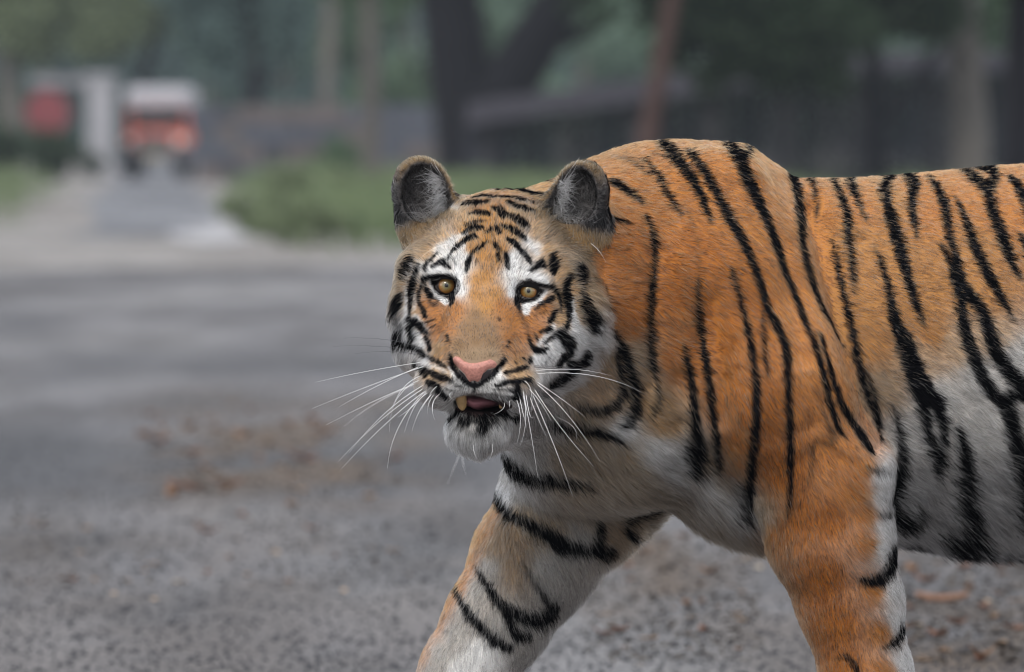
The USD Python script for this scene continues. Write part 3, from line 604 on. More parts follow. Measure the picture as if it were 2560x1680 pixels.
def coat(p, lab, n, jit=0.0):
    """Colour of the coat at skin points p of the groups lab."""
    px, py = chart(p)
    wob = meshkit.noise(p * 140.0, 3) - .5; wob2 = meshkit.noise(p * 140.0 + 31.7, 5) - .5
    px, py = px + wob * 4, py + wob2 * 4
    col = np.zeros((len(p), 3)); k = np.zeros(len(p))
    for i, (base, st) in enumerate(((BASE_BODY, TORSO), (BASE_NEAR + [g for g in BASE_BODY if g[1] < 1160 and 1600 < g[0] < 2110], TORSO + NEARLEG), (BASE_FAR, FARLEG + TORSO[-7:]), (BASE_BODY, TORSO), (BASE_HEAD, HEAD + LIPS), (BASE_EAR, []))):
        m = np.nonzero(lab == i)[0]
        if not len(m): continue
        col[m] = idw(px[m], py[m], base, 3.4 if i == 4 else 4.0); k[m] = ink(px[m], py[m], st, 2.0 if i == 4 else 3.0, 1.16 if i == 4 else 1.14)
        if i == 4:
            ch = ink(px[m], py[m], CHALK, 2.4)[:, None]; col[m] = col[m] * (1 - ch) + np.array(PAL['WH']) * ch
            ec = ink(px[m], py[m], EYECHALK, 2.0, 1.15); k[m] *= 1 - .9 * ec; col[m] = col[m] * (1 - ec[:, None]) + np.array(PAL['WH']) * ec[:, None]
    # ears: olive rim, dark grey cup
    m = np.nonzero(lab == 5)[0]
    if len(m):
        e = np.full(len(m), 9.0); fr = np.zeros(len(m)); up = np.zeros(len(m)); side = np.zeros(len(m))
        for j, (c, R) in enumerate(EAR):
            q = p[m] - c; d = np.linalg.norm(q, axis=1); s = d < e
            e[s] = d[s]; fr[s] = (n[m] @ R[1])[s]; u = np.sqrt((q @ R[0] / .0405) ** 2 + (q @ R[2] / .052) ** 2); up[s] = u[s]; side[s] = ((q @ R[0]) * (1 if j == 0 else -1) / .0405 + .6 * (q @ R[2]) / .052)[s]
        rim = np.clip((up - .84) / .12, 0, 1) * np.clip((side + .65) / .7, 0, 1)
        col[m] = np.array(PAL['DK'])[None] * (1 - rim[:, None]) * 1.3 + rim[:, None] * np.array(PAL['OL'])
        top = np.clip((up - .97) / .06, 0, 1); k[m] = top * .6
        k[m] = np.maximum(k[m], np.where(fr < -.3, .9, 0))
        low = np.zeros(len(m))
        for c, R in EAR:
            q = p[m] - c; low = np.where(np.linalg.norm(q, axis=1) < .085, np.clip((-.030 - q @ R[2]) / .014, 0, 1), low)
        k[m] *= 1 - low; col[m] = col[m] * (1 - low[:, None]) + np.array(PAL['OL']) * low[:, None] * 1.15
    return col, k

# ------------------------------------------------------------------ fur: how it lies (side / front view direction), how long (mm) and how raised (degrees)
def _d(s):
    out = []
    for t in s.strip().split(';'):
        a = [float(x) for x in t.split()]; out.append((a[0], a[1], (a[2], a[3], a[4], a[5])))
    return out
LIE_BODY = _d('1400 430 1 -.1 14 28;1500 420 1 .05 15 22;1700 370 1 .1 13 18;2000 440 1 .1 12 16;2300 440 1 .1 12 16;2550 430 1 .1 12 16;1480 600 1 .12 17 22;1600 700 1 .15 15 18;1500 850 1 .35 20 20;1800 600 .9 .35 13 16;'
    '1750 900 .85 .3 14 16;1900 900 .6 .6 13 16;1650 1050 .85 .5 20 18;1560 1050 .8 .5 22 18;1980 1150 .3 .9 13 16;2100 1130 .6 .7 14 16;2060 950 .55 .8 13 16;2180 1150 .9 .4 20 24;2200 700 1 .2 12 16;2400 700 1 .25 13 16;'
    '2300 900 .95 .3 15 18;2450 1000 .9 .4 18 20;2300 1150 .8 .5 24 24;2250 1300 .7 .7 34 32;2400 1340 .75 .7 42 34;2550 1340 .8 .7 42 34;2500 1200 .85 .5 28 26;1300 1180 .1 1 24 22;1400 1110 .4 .9 28 22;1330 1090 .2 1 26 22;1500 1130 .75 .7 30 22;1600 1200 .85 .55 34 24;'
    '1750 1290 .85 .5 38 28;1870 1350 .85 .5 36 28;2800 800 1 .2 13 16;3200 900 .8 .5 14 18;2800 1330 .8 .7 40 34;1420 1040 .5 .8 26 26;1500 980 .8 .5 22 22')
LIE_NEAR = _d('1900 1000 .5 .8 13 16;1960 1180 .3 .95 13 16;2000 1300 .2 1 14 18;2080 1300 .35 .95 13 16;2060 1450 .2 1 12 18;2190 1250 .9 .5 18 26;2215 1350 .9 .5 18 26;2120 1600 .2 1 11 18;2240 1500 .8 .7 16 26;2260 1650 .7 .8 16 26;2100 1130 .6 .7 14 16;1900 1310 .4 .9 18 24;2180 1900 .1 1 10 18')
LIE_FAR = _d('1270 1190 .1 1 20 22;1250 1240 -.1 1 16 20;1400 1250 .4 .9 22 20;1560 1240 .8 .6 30 28;1620 1280 .9 .3 32 32;1330 1340 .3 .9 24 26;1400 1420 .35 .9 24 26;1500 1390 .7 .7 24 28;1300 1480 .15 1 20 20;1380 1550 .6 .8 20 28;1200 1600 -.1 1 16 20;1150 1440 -.4 1 12 18;1060 1600 -.4 1 12 18;1280 1660 .3 1 16 26')
LIE_HEAD = _d('1216 480 .0 -1 13 24;1150 510 -.3 -1 11 28;1290 510 .3 -1 11 28;1215 560 0 -1 9 22;1215 650 0 -1 10 20;1200 720 0 -1 7 20;1190 800 0 -1 4.5 22;1188 880 0 -1 3.5 24;1110 640 -.7 -.8 9 24;1320 640 .7 -.8 9 24;1090 690 -.7 -.7 9 22;1345 700 .7 -.7 9 22;'
    '1150 700 -.3 -1 8 22;1285 710 .3 -1 8 22;1060 590 -.7 -.7 15 34;1380 590 .7 -.6 15 34;1000 650 -1 -.1 20 30;1450 650 1 -.1 20 30;985 760 -1 .25 29 31;980 860 -.9 .55 31 34;1030 760 -1 .1 9 20;1030 850 -.8 .5 11 24;1070 780 -.8 .4 8 20;1080 850 -.7 .5 9 20;'
    '1130 800 -.3 -.5 5 20;1250 800 .3 -.5 5 20;1340 790 .8 .4 7 20;1330 860 .8 .5 9 20;1410 780 1 .15 10 22;1480 760 1 .1 31 31;1440 870 .95 .4 13 24;1510 860 1 .35 34 31;1490 960 .85 .6 34 34;1420 960 .85 .6 20 26;1380 900 .8 .6 10 22;1440 1030 .7 .75 34 30;'
    '1090 930 -.9 .3 6 24;1130 970 -.5 .7 8 24;1080 980 -.8 .6 12 30;1160 985 -.2 1 7 24;1290 930 .9 .3 6 24;1250 970 .4 .8 8 24;1320 980 .8 .6 12 30;1225 985 .2 1 7 24;1190 1055 0 1 13 34;1130 1075 -.6 1 24 42;1260 1075 .6 1 24 42;1190 1100 0 1 25 42;1340 1040 .6 .8 24 28')

def lie(px, py, lab):
    out = np.zeros((len(px), 4))
    for i, G in enumerate((LIE_BODY, LIE_NEAR + [g for g in LIE_BODY if g[1] < 1100 and 1600 < g[0] < 2110], LIE_FAR, LIE_BODY, LIE_HEAD, LIE_HEAD)):
        m = np.nonzero(lab == i)[0]
        if len(m): out[m] = idw(px[m], py[m], G, 3.0)
    return out

def bald(p):
    """Where no hair grows: eyes, nose leather, mouth."""
    px, py = chart(p); b = np.zeros(len(p), bool)
    for x, y, rx, ry in ((1117, 714, 25, 21), (1321, 727, 25, 21), (1207, 1013, 72, 19)):
        b |= ((px - x) / rx) ** 2 + ((py - y) / ry) ** 2 < 1
    nz = np.array([(1130, 905), (1135, 889), (1165, 900), (1190, 906), (1215, 900), (1240, 895), (1247, 912), (1225, 935), (1205, 955), (1195, 968), (1175, 968), (1165, 945), (1145, 925)], float)
    from shapely import Polygon, contains_xy
    return b | contains_xy(Polygon(nz), px, py)

tri = V[F]; cen = tri.mean(1)
area = np.linalg.norm(np.cross(tri[:, 1] - tri[:, 0], tri[:, 2] - tri[:, 0]), axis=1) / 2
fl = LAB[F[:, 0]]; fn = N[F].mean(1)
cpx, cpy = chart(cen)
inframe = (cpx > -80) & (cpx < 2640) & (cpy < 1760)
facing = -fn[:, 1]
w = np.where(inframe, np.where(facing > -.25, 1.0, .30), .10)
w = w * np.where((fl == 4) & inframe, 1.7, 1) * np.where(fl == 5, 1.5, 1)
NH = 420000
prob = area * w; prob /= prob.sum()
fi = rng.choice(len(F), NH, p=prob)
r1, r2 = np.sqrt(rng.random(NH)), rng.random(NH)
bc = np.stack([1 - r1, r1 * (1 - r2), r1 * r2], 1)
root = (V[F[fi]] * bc[:, :, None]).sum(1); nrm = (N[F[fi]] * bc[:, :, None]).sum(1); nrm /= np.linalg.norm(nrm, axis=1, keepdims=True)
hl = fl[fi]; wt = w[fi]
keep = ~bald(root) & (root[:, 2] > .01)
root, nrm, hl, wt = root[keep], nrm[keep], hl[keep], wt[keep]
NH = len(root)
px, py = chart(root)
L = lie(px, py, hl)
flow = np.stack([L[:, 0], np.zeros(NH), -L[:, 1]], 1)
ear = hl == 5
if ear.any():            # ear fur points to the rim
    for j, (c, R) in enumerate(EAR):
        q = root - c; s = ear & (np.linalg.norm(q, axis=1) < .09)
        flow[s] = q[s] + R[2] * .01 + R[0] * rng.normal(0, .012, (s.sum(), 1))
    L[ear, 2], L[ear, 3] = 9, 30
flow -= (flow * nrm).sum(1, keepdims=True) * nrm
flow /= np.linalg.norm(flow, axis=1, keepdims=True) + 1e-9
side = np.cross(nrm, flow)
tuft = (meshkit.noise(root * 90, 11) - .5) * 1.2 + (meshkit.noise(root * 28, 13) - .5) * .7 + rng.normal(0, .16, NH)
flow = flow + side * tuft[:, None] * np.clip(.35 + L[:, 2] / 40, 0, 1.0)[:, None]
flow /= np.linalg.norm(flow, axis=1, keepdims=True)
lift = np.radians(L[:, 3] * (1 + rng.normal(0, .25, NH) + (meshkit.noise(root * 120, 17) - .5) * .8))
length = L[:, 2] * .001 * rng.uniform(.7, 1.15, NH) * np.where(wt < .2, 1.3, 1)
ct, st_ = np.cos(lift)[:, None], np.sin(lift)[:, None]
d1 = flow * ct + nrm * st_
d2 = flow * np.cos(lift * .55)[:, None] + nrm * np.sin(lift * .55)[:, None] + np.array([0, 0, -1]) * np.clip(length * 9, 0, .45)[:, None]
d3 = flow + nrm * (.02 + rng.normal(0, .10, NH))[:, None] + np.array([0, 0, -1]) * np.clip(length * 16, 0, .8)[:, None]
for d in (d2, d3): d /= np.linalg.norm(d, axis=1, keepdims=True)
base = root - nrm * .0006
q1 = base + d1 * length[:, None] * .34; q2 = q1 + d2 * length[:, None] * .33; q3 = q2 + d3 * length[:, None] * .33
fx, fy = flow[:, 0], -flow[:, 2]; fl_ = np.hypot(fx, fy) + 1e-9; fx, fy = fx / fl_, fy / fl_
lock = meshkit.noise(np.column_stack([(px * fx + py * fy) / 11, (-px * fy + py * fx) / 3.6, hl * 7.3]), 41)      # small locks of hair
lock2 = meshkit.noise(np.column_stack([(px * fx + py * fy) / 26, (-px * fy + py * fx) / 8.0, hl * 3.1]), 43)
col, k = coat(root + flow * ((lock - .5) * np.where(hl == 4, .003, .008))[:, None] + flow * (length * np.where(hl == 4, rng.uniform(.3, .65, NH), rng.uniform(.15, .85, NH)))[:, None] + np.cross(nrm, flow) * rng.normal(0, .0012, NH)[:, None], hl, nrm)
# each hair's own tone
tone = 1 + rng.normal(0, .38, NH) + (meshkit.noise(root * 60, 23) - .5) * .30 + (meshkit.noise(root * 9, 29) - .5) * .28
dark = rng.random(NH) < np.where((hl == 4) & (py > 730) & (py < 900) & (px > 1100) & (px < 1290), .30, np.where((hl == 4) & (py < 660) & (np.abs(px - 1232) > 130), .28, np.where((hl == 4) & (py < 700) & (np.abs(px - 1216) < 60), .18, np.where(hl == 4, .19, .09))))
tone = tone * (.50 + 1.0 * lock) * (.78 + .44 * lock2)
col = col * np.clip(tone, .28, 1.9)[:, None] * np.where(dark, .35, 1)[:, None]
pale = rng.random(NH) < .05
col = np.where(pale[:, None], col * .5 + .32, col)
k = np.clip((k + rng.normal(0, .08, NH) - .22) / .5, 0, 1)
k = np.where(rng.random(NH) < .07, k * .3, k)
black = BLACK * (1 + .8 * rng.random((NH, 1)))
hc = col * (1 - k[:, None]) + black * k[:, None]
hc = np.clip(hc, .004, .88)
wid = np.where(wt < .2, .0016, np.where(wt < .5, .0009, .00052)) * rng.uniform(.7, 1.25, NH)
wid *= np.where((hl == 4) & (length < .008), .85, 1)

# long loose hairs: inside the ears
ex_p, ex_c, ex_w = [], [], []
for j, (c, R) in enumerate(EAR):
    for i in range(400):
        a = rng.uniform(0, 2 * np.pi); inner = 1 if j == 0 else -1
        if rng.random() < .62: x, z = inner * rng.uniform(.55, .95), rng.uniform(-.75, .45)
        else: x, z = rng.uniform(-.6, .9) * inner, rng.uniform(-1.0, -.55)
        s = c + R[0] * x * .033 + R[2] * z * .046 + R[1] * (.006 + .010 * rng.random())
        dr = -inner * R[0] * rng.uniform(.35, 1.0) + R[2] * rng.normal(.30, .40) + R[1] * rng.uniform(.25, .8)
        dr /= np.linalg.norm(dr); ln = rng.uniform(.016, .036); bend = R[2] * rng.normal(-.25, .45) + -inner * R[0] * rng.normal(.1, .3)
        ts = np.linspace(0, 1, 5)[:, None]
        ex_p.append(s + dr * ln * ts + bend * ln * ts ** 2 * .6); ex_w.append(.00085 * rng.uniform(.7, 1.2))
        ex_c.append(np.array((.88, .87, .86)) * rng.uniform(.6, 1.0))
order = rng.permutation(NH)
pts = np.stack([base, q1, q2, q3], 1)[order]
short = length[order] < .010
# hair of a short coat needs one bend fewer
allp = []
cnt = np.where(short, 3, 4).astype(np.int32)
mask = np.ones((NH, 4), bool); mask[short, 2] = False
taper = np.broadcast_to(np.array([.9, 1.0, .75, .18]), (NH, 4)) * wid[order][:, None]
FP = np.vstack([pts[mask]] + ex_p); FW = np.concatenate([taper[mask]] + [np.array([1, 1, .8, .55, .2]) * x for x in ex_w])
FC = np.vstack([hc[order], np.array(ex_c)]); CN = np.concatenate([cnt, np.full(len(ex_p), 5, np.int32)])

# ------------------------------------------------------------------ the tiger as a thing
fur_m = usdkit.material(stage, '/World/Looks/fur', {
    'a': ('attribute', {'attribute': 'coat'}), 'h': ('hair_info', {}),
    'r': ('rgb_ramp', {'ramp': [(0.0, (.33, .33, .33)), (.45, (.95, .95, .95)), (1.0, (1.38, 1.38, 1.38))]}),  # dark roots and bright tips paint the self-shadow between hairs
    'mx': ('mix_color', {'blend_type': 'multiply', 'fac': 1.0, 'use_clamp': False}),
    'hair': ('principled_hair_bsdf', {'model': 'Chiang', 'parametrization': 'Direct coloring', 'roughness': .42, 'radial_roughness': .55, 'random_roughness': .2, 'ior': 1.5, 'R': .5, 'TRT': 1.0}),
    'd': ('diffuse_bsdf', {}), 'bw': ('rgb_to_bw', {}), 'mr': ('map_range', {'from_min': .012, 'from_max': .07, 'to_min': 1.0, 'to_max': .06, 'clamp': True}), 'm': ('mix_closure', {})},
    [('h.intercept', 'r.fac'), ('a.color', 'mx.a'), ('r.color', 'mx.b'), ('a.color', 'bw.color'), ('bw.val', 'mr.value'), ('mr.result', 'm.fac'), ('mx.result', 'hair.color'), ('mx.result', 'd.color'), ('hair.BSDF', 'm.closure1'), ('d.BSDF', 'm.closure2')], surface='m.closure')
skin_m = usdkit.material(stage, '/World/Looks/skin', {'a': ('attribute', {'attribute': 'coat'}), 'p': ('principled_bsdf', {'roughness': .75, 'specular_ior_level': .15})}, [('a.color', 'p.base_color')], surface='p.BSDF')
tiger = thing('tiger', 'orange tiger with black stripes walking left, head turned to look out', 'tiger')
vc, vk = coat(V, LAB, N)
sk = vc * .85 * (1 - vk[:, None]) + BLACK * vk[:, None]
vpx, vpy = chart(V)
sk[((vpx - 1207) / 75) ** 2 + ((vpy - 1013) / 30) ** 2 < 1] = (.02, .012, .012)
for ex, ey in ((1117, 714), (1321, 727)): sk[(LAB == 4) & (((vpx - ex) / 34) ** 2 + ((vpy - ey) / 30) ** 2 < 1)] = (.012, .011, .012)
body = obj('body', (V, F), skin_m, tiger, smooth=True)
primvar(body, 'coat', np.clip(sk, .003, .9), 'vertex')
fur = UsdGeom.BasisCurves.Define(stage, '/World/tiger/fur')
fur.CreateTypeAttr('linear'); fur.CreateWrapAttr('nonperiodic')
fur.CreatePointsAttr(Vt.Vec3fArray.FromNumpy(FP.astype(np.float32))); fur.CreateCurveVertexCountsAttr(Vt.IntArray.FromNumpy(CN))
fur.CreateWidthsAttr(Vt.FloatArray.FromNumpy(FW.astype(np.float32))); fur.SetWidthsInterpolation('vertex')
primvar(fur, 'coat', FC, 'uniform')
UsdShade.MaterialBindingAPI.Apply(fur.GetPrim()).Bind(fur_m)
tag(fur, kind='stuff')

# ------------------------------------------------------------------ eyes, nose, mouth, whiskers
def cap(c, R, r, a0, a1, rings=10, seg=36):
    """Part of a sphere between the angles a0 and a1 from the axis R[1]."""
    th = np.linspace(a0, a1, rings); ph = np.arange(seg) * 2 * np.pi / seg
    v = c + r * (np.cos(th)[:, None, None] * R[1] + np.sin(th)[:, None, None] * (np.cos(ph)[None, :, None] * R[0] + np.sin(ph)[None, :, None] * R[2]))
    f = []
    for i in range(rings - 1):
        for j in range(seg):
            a, b = i * seg + j, i * seg + (j + 1) % seg
            f += [[a, a + seg, b + seg], [a, b + seg, b]]
    return trimesh.Trimesh(v.reshape(-1, 3), f, process=False), np.repeat((th - a0) / (a1 - a0), seg)

eyeball_m = plain('eyeball', (.018, .012, .010), .12, .5)
iris_m = usdkit.material(stage, '/World/Looks/iris', {'a': ('attribute', {'attribute': 'tint'}), 'tc': ('texture_coordinate', {}), 'n': ('noise_texture', {'scale': 900.0, 'detail': 2.0}),
    'r': ('rgb_ramp', {'ramp': [(.3, (.65, .65, .65)), (.7, (1.15, 1.15, 1.15))]}), 'mx': ('mix_color', {'blend_type': 'multiply', 'fac': 1.0, 'use_clamp': False}), 'p': ('principled_bsdf', {'roughness': .3})},
    [('tc.object', 'n.vector'), ('n.fac', 'r.fac'), ('a.color', 'mx.a'), ('r.color', 'mx.b'), ('mx.result', 'p.base_color')], surface='p.BSDF')
pupil_m = plain('pupil', (.004, .004, .005), .2)
cornea_m = usdkit.material(stage, '/World/Looks/cornea', {'t': ('transparent_bsdf', {}), 'g': ('glossy_bsdf', {'roughness': .03, 'color': (1, 1, 1)}), 'f': ('fresnel', {'IOR': 1.5}), 'm': ('mix_closure', {})},
    [('f.fac', 'm.fac'), ('t.BSDF', 'm.closure1'), ('g.BSDF', 'm.closure2')], surface='m.closure')
for ex, ey in ((1116, 713.5), (1321.5, 727.5)):
    c = hp(ex, ey, -.0115); r = .0168
    look_at = np.array([0, 0, EYE_Z]) - c; look_at /= np.linalg.norm(look_at)
    ax = np.cross(look_at, [0, 0, 1.0]); ax /= np.linalg.norm(ax); RE = np.stack([ax, look_at, np.cross(ax, look_at)])
    b, _ = cap(c, RE, r, 0.0, math.pi * .72, 16, 40)
    eye = obj('eye', b, eyeball_m, tiger, smooth=True)
    m, t = cap(c, RE, r + .0003, .08, .70, 10, 44)
    iris = obj('iris', m, iris_m, eye, smooth=True)
    tint = np.array([np.interp(t, [0, .08, .30, .58, .86, 1.0], ch) for ch in ([.10, .17, .25, .30, .20, .03], [.10, .17, .20, .155, .08, .015], [.08, .11, .085, .032, .014, .010])]).T
    primvar(iris, 'tint', tint, 'vertex')
    m, _ = cap(c, RE, r + .0005, 0.0, .15, 5, 24)
    obj('pupil', m, pupil_m, eye, smooth=True)
    m, _ = cap(c + RE[1] * .0052, RE, .0128, 0.0, 1.25, 10, 36)
    obj('cornea', m, cornea_m, eye, smooth=True)

def patch(poly, lift, bulge, step=2.2):
    """A pad of skin: a closed outline filled in and laid on the head with a soft swelling."""
    from shapely import Polygon, Point, LinearRing, contains_xy, points as sp, distance
    pg = Polygon(poly).buffer(2).buffer(-2); x0, y0, x1, y1 = pg.bounds
    ring = np.array(pg.exterior.segmentize(step).coords)[:-1]
    gx, gy = np.meshgrid(np.arange(x0, x1, step), np.arange(y0, y1, step)); g = np.stack([gx.ravel(), gy.ravel()], 1)
    inner = contains_xy(pg.buffer(-step * .6), g[:, 0], g[:, 1]); g = np.vstack([ring, g[inner]])
    from scipy.spatial import Delaunay
    t = Delaunay(g).simplices; cc = g[t].mean(1); t = t[contains_xy(pg, cc[:, 0], cc[:, 1])]
    d = distance(sp(g), pg.exterior)
    w = onskin(g[:, 0], g[:, 1]); w = w + HF * (lift + bulge * np.sqrt(np.clip(d / 14.0, 0, 1)))[:, None]
    back = onskin(ring[:, 0], ring[:, 1]) - HF * .004
    n, k = len(g), len(ring); v = np.vstack([w, back]); sk_ = []
    for i in range(k):
        j = (i + 1) % k; sk_ += [[i, n + i, n + j], [i, n + j, j]]
    e1, e2 = w[t[:, 1]] - w[t[:, 0]], w[t[:, 2]] - w[t[:, 0]]
    t[np.cross(e1, e2)[:, 1] > 0] = t[np.cross(e1, e2)[:, 1] > 0][:, ::-1]
    return trimesh.Trimesh(v, np.vstack([t, sk_]), process=False), g, d

nose_poly = [(1040 + x / 4.463, 840 + y / 4.463) for x, y in [(412,250),(440,226),(480,233),(530,275),(600,303),(680,300),(760,280),(830,260),(880,283),(907,318),(885,352),(805,370),(748,420),(724,480),(692,512),(645,497),(600,512),(570,472),(545,422),(480,362),(425,302)]]
nose_m = plain('nose_leather', (.50, .225, .180), .40, .5, noise=320.0, amount=.30, bump=.25)
nm, ng, nd = patch(nose_poly, .0012, .0042)
obj('nose', nm, nose_m, tiger, smooth=55)
dark_m = plain('dark_lip', (.022, .018, .020), .28, .5)
for q in ([(722, 482), (742, 428), (800, 378), (850, 372), (842, 410), (790, 470), (740, 500)], [(568, 474), (540, 430), (490, 380), (470, 372), (476, 400), (520, 450), (552, 490)]):
    m, _, _ = patch([(1040 + x / 4.463, 840 + y / 4.463) for x, y in q], .0006, .0008, 1.6); obj('nostril', m, dark_m, tiger, smooth=55)

tongue_m = plain('tongue', (.24, .095, .110), .32, .5, noise=500.0, amount=.25, bump=.4)
tg = trimesh.creation.icosphere(3); tv = tg.vertices * np.array([.030, .050, .0105])
tv[:, 2] -= .003 * np.exp(-(tv[:, 0] / .008) ** 2)
tv = hp(1199, 1000, .032) + tv @ HR
obj('tongue', (tv, tg.faces), tongue_m, tiger, smooth=True)
tooth_m = plain('tooth', (.34, .215, .095), .35, .5, noise=120.0, amount=.25)
for (ax_, ay_), (bx, by), r0 in (((1151, 984), (1157, 1024), .0078), ((1256, 1004), (1251, 1020), .0034)):
    a, b = hp(ax_, ay_, .084), hp(bx, by, .076); ts = np.linspace(0, 1, 7)[:, None]
    rr = r0 * np.array([1, 1, .97, .93, .86, .72, .35])
    obj('tooth', tube_mesh(a + (b - a) * ts + HF * (.004 * ts * (1 - ts)), rr, 12), tooth_m, tiger, smooth=50)

whisk_m = usdkit.material(stage, '/World/Looks/whisker', {'p': ('principled_bsdf', {'base_color': (.80, .80, .80), 'roughness': .4})}, [], surface='p.BSDF')
whiskd_m = usdkit.material(stage, '/World/Looks/whisker_dark', {'p': ('principled_bsdf', {'base_color': (.05, .05, .055), 'roughness': .4})}, [], surface='p.BSDF')
WK = []
def wk(T, s, lst, dark=0, r=.00042):
    for a in lst: WK.append(([(T[0] + x / s, T[1] + y / s) for x, y in a], dark, r))
Q = (0, 560)
wk(Q, 2.111, [[(2225,730),(1950,775),(1664,835)], [(2242,750),(1960,850),(1648,974)], [(2215,752),(2000,850),(1790,965)], [(2195,842),(1985,930),(1722,1060)], [(2180,850),(1985,945),(1818,1066)], [(2222,800),(2100,905),(2055,1095)],
   [(2215,825),(2120,890),(2040,1030)], [(2240,865),(2010,1035),(1787,1252)], [(2245,880),(2035,1055),(1803,1290)], [(2236,850),(2030,1000),(1840,1210)], [(2255,872),(2105,1070),(2045,1290)], [(2262,890),(2190,960),(2135,1098)], [(2270,905),(2215,985),(2175,1090)],
   [(2255,880),(2180,960),(2100,1020)], [(2310,903),(2283,960),(2293,1032)], [(2290,900),(2262,950),(2258,1000)], [(2280,895),(2240,950),(2225,985)]])
wk(Q, 2.111, [[(2235,660),(2050,612),(1815,602)], [(2235,692),(2060,650),(1760,645)], [(2200,690),(2050,672),(1872,685)]], 1, .0004)
Q = (940, 760)
wk(Q, 3.124, [[(1240,522),(1560,512),(1840,562)], [(1245,600),(1440,735),(1630,880)], [(1240,612),(1500,870),(1750,1230)], [(1225,645),(1440,960),(1700,1268)], [(1215,690),(1400,1130),(1535,1500)], [(1160,602),(1212,680),(1213,830)],
   [(1145,660),(1205,980),(1265,1360)], [(1095,740),(1128,900),(1100,1090)], [(1145,700),(1170,900),(1128,1100)], [(1195,665),(1285,770),(1372,920)], [(1200,720),(1260,880),(1337,1050)], [(1250,545),(1700,560),(2075,690)], [(1120,720),(1150,860),(1180,960)],
   [(1000,770),(990,820),(920,862)], [(1040,755),(1045,790),(1036,825)], [(1170,690),(1200,860),(1230,880)], [(1400,880),(1540,960),(1562,1065)]])
wk(Q, 3.124, [[(1225,492),(1600,506),(1990,480)], [(1225,484),(1420,488),(1560,500)], [(1230,640),(1310,740),(1360,830)], [(1100,680),(1150,790),(1190,850)]], 1, .0004)
wk(Q, 3.124, [[(760,1090),(765,1150),(790,1215)], [(905,1080),(908,1150),(880,1225)], [(672,1140),(620,1250),(560,1405)], [(676,1140),(680,1240),(706,1340)], [(1005,1110),(1050,1200),(1066,1320)], [(500,700),(440,790),(462,905)], [(480,640),(425,700),(412,770)], [(590,690),(575,720),(620,755)]], 0, .00036)
wk((0, 0), 1, [[(1160, 640), (1110, 612), (1040, 655)]], 0, .0003)
wk((1250, 380), 5.207, [[(1180,1190),(1290,1290),(1380,1440)]], 0, .0003)
from scipy.interpolate import make_interp_spline
W0 = onskin([w_[0][0][0] for w_ in WK], [w_[0][0][1] for w_ in WK])
for (pts_, dk, r), a in zip(WK, W0):
    q = np.array(pts_); k = min(len(q) - 1, 3); f = make_interp_spline(np.linspace(0, 1, len(q)), q, k=k)(np.linspace(0, 1, 13))
    # each whisker leaves the skin forwards and then sweeps out beside the face
    yf = a[1] - .030 * np.sin(np.linspace(0, 1, 13) * np.pi * .7)
    pts3 = P(f[:, 0], f[:, 1], yf); pts3[0] = a + np.array([0, .002, 0])
    obj('whisker', tube_mesh(pts3, r * np.linspace(1.0, .18, 13), 5), whiskd_m if dk else whisk_m, tiger, smooth=True)

